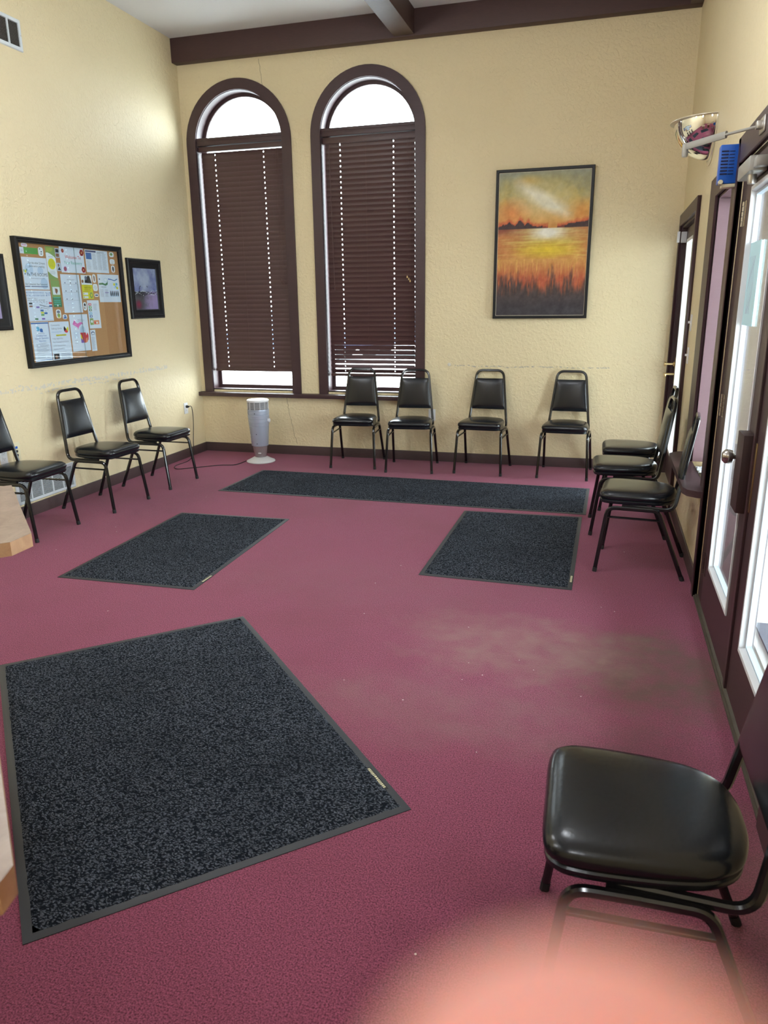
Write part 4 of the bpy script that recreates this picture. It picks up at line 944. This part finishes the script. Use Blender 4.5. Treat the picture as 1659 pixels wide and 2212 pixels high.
sticker('sticker', 'round white flower sticker right of the yellow leaflet', 5.684, 5.748, 1.719, 1.779, lambda S: [S.shape('k', [(.5, .5), (.5+.36*cos(q*pi/4), .5+.36*sin(q*pi/4)), (.5+.36*cos(q*pi/4+.14), .5+.36*sin(q*pi/4+.14))]) for q in range(8)])
sticker('sticker', 'tiny blue lettered sticker under the flower sticker', 5.694, 5.748, 1.672, 1.699, lambda S: S.r('n', .15, .3, .85, .7))
sticker('sticker', 'grey spiral sticker right of the grid sheet bottom', 5.527, 5.573, 1.560, 1.628, lambda S: S.ell('k', .5, .68, .25, .18).ell('u', .4, .3, .15, .12))
sticker('sticker', 'cream and green animal sticker left of the map sheet top', 5.183, 5.243, 1.503, 1.573, lambda S: S.ell('g', .5, .72, .32, .16).ell('c', .5, .35, .3, .2).ell('y', .5, .12, .3, .06))
sticker('sticker', 'blue grey mountain sticker beside the animal sticker', 5.257, 5.311, 1.494, 1.533, lambda S: S.shape('b', [(.12, .15), (.88, .15), (.7, .8), (.4, .85)]).ell('w', .45, .5, .1, .1))

# ------------------------------------------------------------------ small things
tag(obj('wall_button', MB().lathe([(.017, YB-.004), (.016, YB-.008), (.006, YB-.010)], (-1.487, 0, .990), 18, 'Y'), mat('off_white', s2l(214, 208, 196), .5), loc=(-1.487, YB, .99)), 'small round white disc on the back wall left of the third chair', 'disc')
pn = MB(); pn.box(.492, 4.95, .600, .536, 4.975, .606)

def crumpled(name, label, x, y, z, sx, sy, m):
    b = MB(); b.grid(lambda a, c: (x+sx*(a-.5)+.006*noise.noise((a*9, c*9, 1)), y+sy*(c-.5), z+.004+.016*abs(noise.noise((a*6, c*6, 4)))), 14, 14)
    return tag(obj(name, b, m, loc=(x, y, z)), label, 'paper')
crumpled('crumpled_wrapper', 'crumpled clear plastic wrapper lying on the side window sill', XR+.05, 4.72, .598, .10, .18, mat('clear_wrapper', s2l(225, 232, 238), .15))

# ------------------------------------------------------------------ stone laminate reception counter (two separate tops)
def counter(name, label, pts, base, z1=.95, th=.042):
    c = pts[0]; t = thing(name, label, 'counter', (c[0], c[1], 0))
    b = MB(); b.poly(pts, z1-th, z1-.0008); obj('countertop_edge', b, M_LAME, t)
    b = MB(); b.poly(pts, z1-.0008, z1); obj('countertop', b, M_LAM, t)
    b = MB(); b.poly(base, 0, z1-th); obj('cabinet', b, M_CABW, t)
    return t
dv = Vector((-.722, .692)); pv = Vector((-.692, -.722))
V2 = lambda x, y: Vector((x, y))
A, A2, B_ = V2(-1.607, 1.727), V2(-1.603, 1.637), V2(-2.122, 2.217)
def inset_base(P0, L, W): return [tuple(P0), tuple(P0+dv*L), tuple(P0+dv*L+pv*W), tuple(P0+pv*W)]
counter('reception_counter', 'farther stone laminate counter end overlapping the leftmost chair at the photo edge', [tuple(A), tuple(B_), tuple(B_+pv*1.2), tuple(A2+pv*1.2)][:0] + [tuple(A2+pv*1.15), tuple(A2), tuple(A), tuple(B_), tuple(B_+pv*1.1)], inset_base(A2+pv*.34+dv*.10, .50, .75))
C1, C2 = V2(-.647, .588), V2(-.640, .556)
counter('reception_counter', 'nearer stone laminate counter corner beside the large diagonal mat', [tuple(C2+pv*.55), tuple(C2), tuple(C1), tuple(C1+dv*.70), tuple(C1+dv*.70+pv*.6)], inset_base(C1+pv*.30+dv*.12, .5, .28))

# ------------------------------------------------------------------ photographer's hand, one finger over the lower lens edge
def cc(x, y, d): return CP + CR*x + CU*y + CF*d
def m_skin():
    m = mat('skin', s2l(216, 152, 142), .55); t = NT(m); b = t.b
    b.inputs['Subsurface Weight'].default_value = 1.0; b.inputs['Subsurface Radius'].default_value = (.012, .005, .003); b.inputs['Subsurface Scale'].default_value = 1.0
    t.bump(t.noise(t.coord(), 900, 3), .2, .0003); return m
def hand():
    V = []; E = []; R = []
    def v(x, y, d, r, p=None):
        V.append(cc(x, y, d)); R.append(r if isinstance(r, tuple) else (r, r)); i = len(V)-1
        if p is not None: E.append((p, i))
        return i
    w0 = v(.022, -.215, -.058, (.024, .020))
    f1 = v(.040, -.300, -.120, (.030, .026), w0); v(.060, -.400, -.200, (.037, .034), f1)
    pm = v(.020, -.158, -.030, (.025, .016), w0)
    # index reaches up in front of the lens, the others are curled below
    k = v(.010, -.118, -.008, (.012, .0105), pm); a = v(.0092, -.082, .016, .0125, k); a = v(.0085, -.054, .0290, .0120, a); a = v(.0078, -.0272, .0272, .0112, a); v(.0075, -.0165, .0264, .0086, a)
    for kx, ll, rr in ((.032, 1.0, .0115), (.053, .93, .0108), (.072, .78, .0095)):
        k = v(kx, -.122-.004*(kx > .05), -.012-.004*(kx > .05), (rr, rr*.95), pm)
        a = v(kx*.98+.001, -.092, .022*ll, rr*.86, k); a = v(kx*.95, -.106, .046*ll, rr*.76, a); v(kx*.93, -.126, .040*ll, rr*.66, a)
    a = v(-.016, -.148, -.020, .0125, pm); a = v(-.030, -.124, -.004, .0115, a); a = v(-.036, -.100, .010, .0098, a); v(-.034, -.078, .014, .0082, a)
    me = bpy.data.meshes.new('hand_skeleton'); me.from_pydata([tuple(p) for p in V], E, []); o = bpy.data.objects.new('hand_skeleton', me); COL.objects.link(o)
    md = o.modifiers.new('skin', 'SKIN'); md.use_smooth_shade = True; md.branch_smoothing = .6
    for sv_, r in zip(me.skin_vertices[0].data, R): sv_.radius = r
    me.skin_vertices[0].data[0].use_root = True
    s = o.modifiers.new('sub', 'SUBSURF'); s.levels = 3; s.render_levels = 3
    rm = o.modifiers.new('rm', 'REMESH'); rm.mode = 'VOXEL'; rm.voxel_size = .0016; sm = o.modifiers.new('sm', 'SMOOTH'); sm.iterations = 4; sm.factor = .5
    bpy.context.view_layer.update()
    me2 = bpy.data.meshes.new_from_object(o.evaluated_get(bpy.context.evaluated_depsgraph_get())); bpy.data.objects.remove(o)
    me2.name = 'hand'; off = cc(.02, -.19, -.045)
    for q in me2.vertices: q.co -= off
    for p in me2.polygons: p.use_smooth = True
    me2.materials.clear(); me2.materials.append(m_skin())
    h = bpy.data.objects.new('hand', me2); COL.objects.link(h); h.location = off
    return tag(h, "blurred hand of the person taking the picture, fingertip over the bottom of the view", 'hand')
hnd = hand()
nl = MB(); tp, dr, ft = cc(.0082, -.0270, .0272), (cc(.0082, -.0270, .0272)-cc(.0085, -.054, .0290)).normalized(), -CF
sd = dr.cross(CF).normalized(); nrm = sd.cross(dr).normalized()
if nrm.dot(CF) < 0: nrm = -nrm
nl.grid(lambda a, b: tuple(tp + sd*(.0078*(a-.5)) + dr*(.009*(b-.55)) + nrm*(.0078-.0030*(2*a-1)**2-.0012*(2*b-1)**2)), 10, 8)
o = obj('fingernail', nl, mat('nail', s2l(232, 176, 164), .3), hnd)
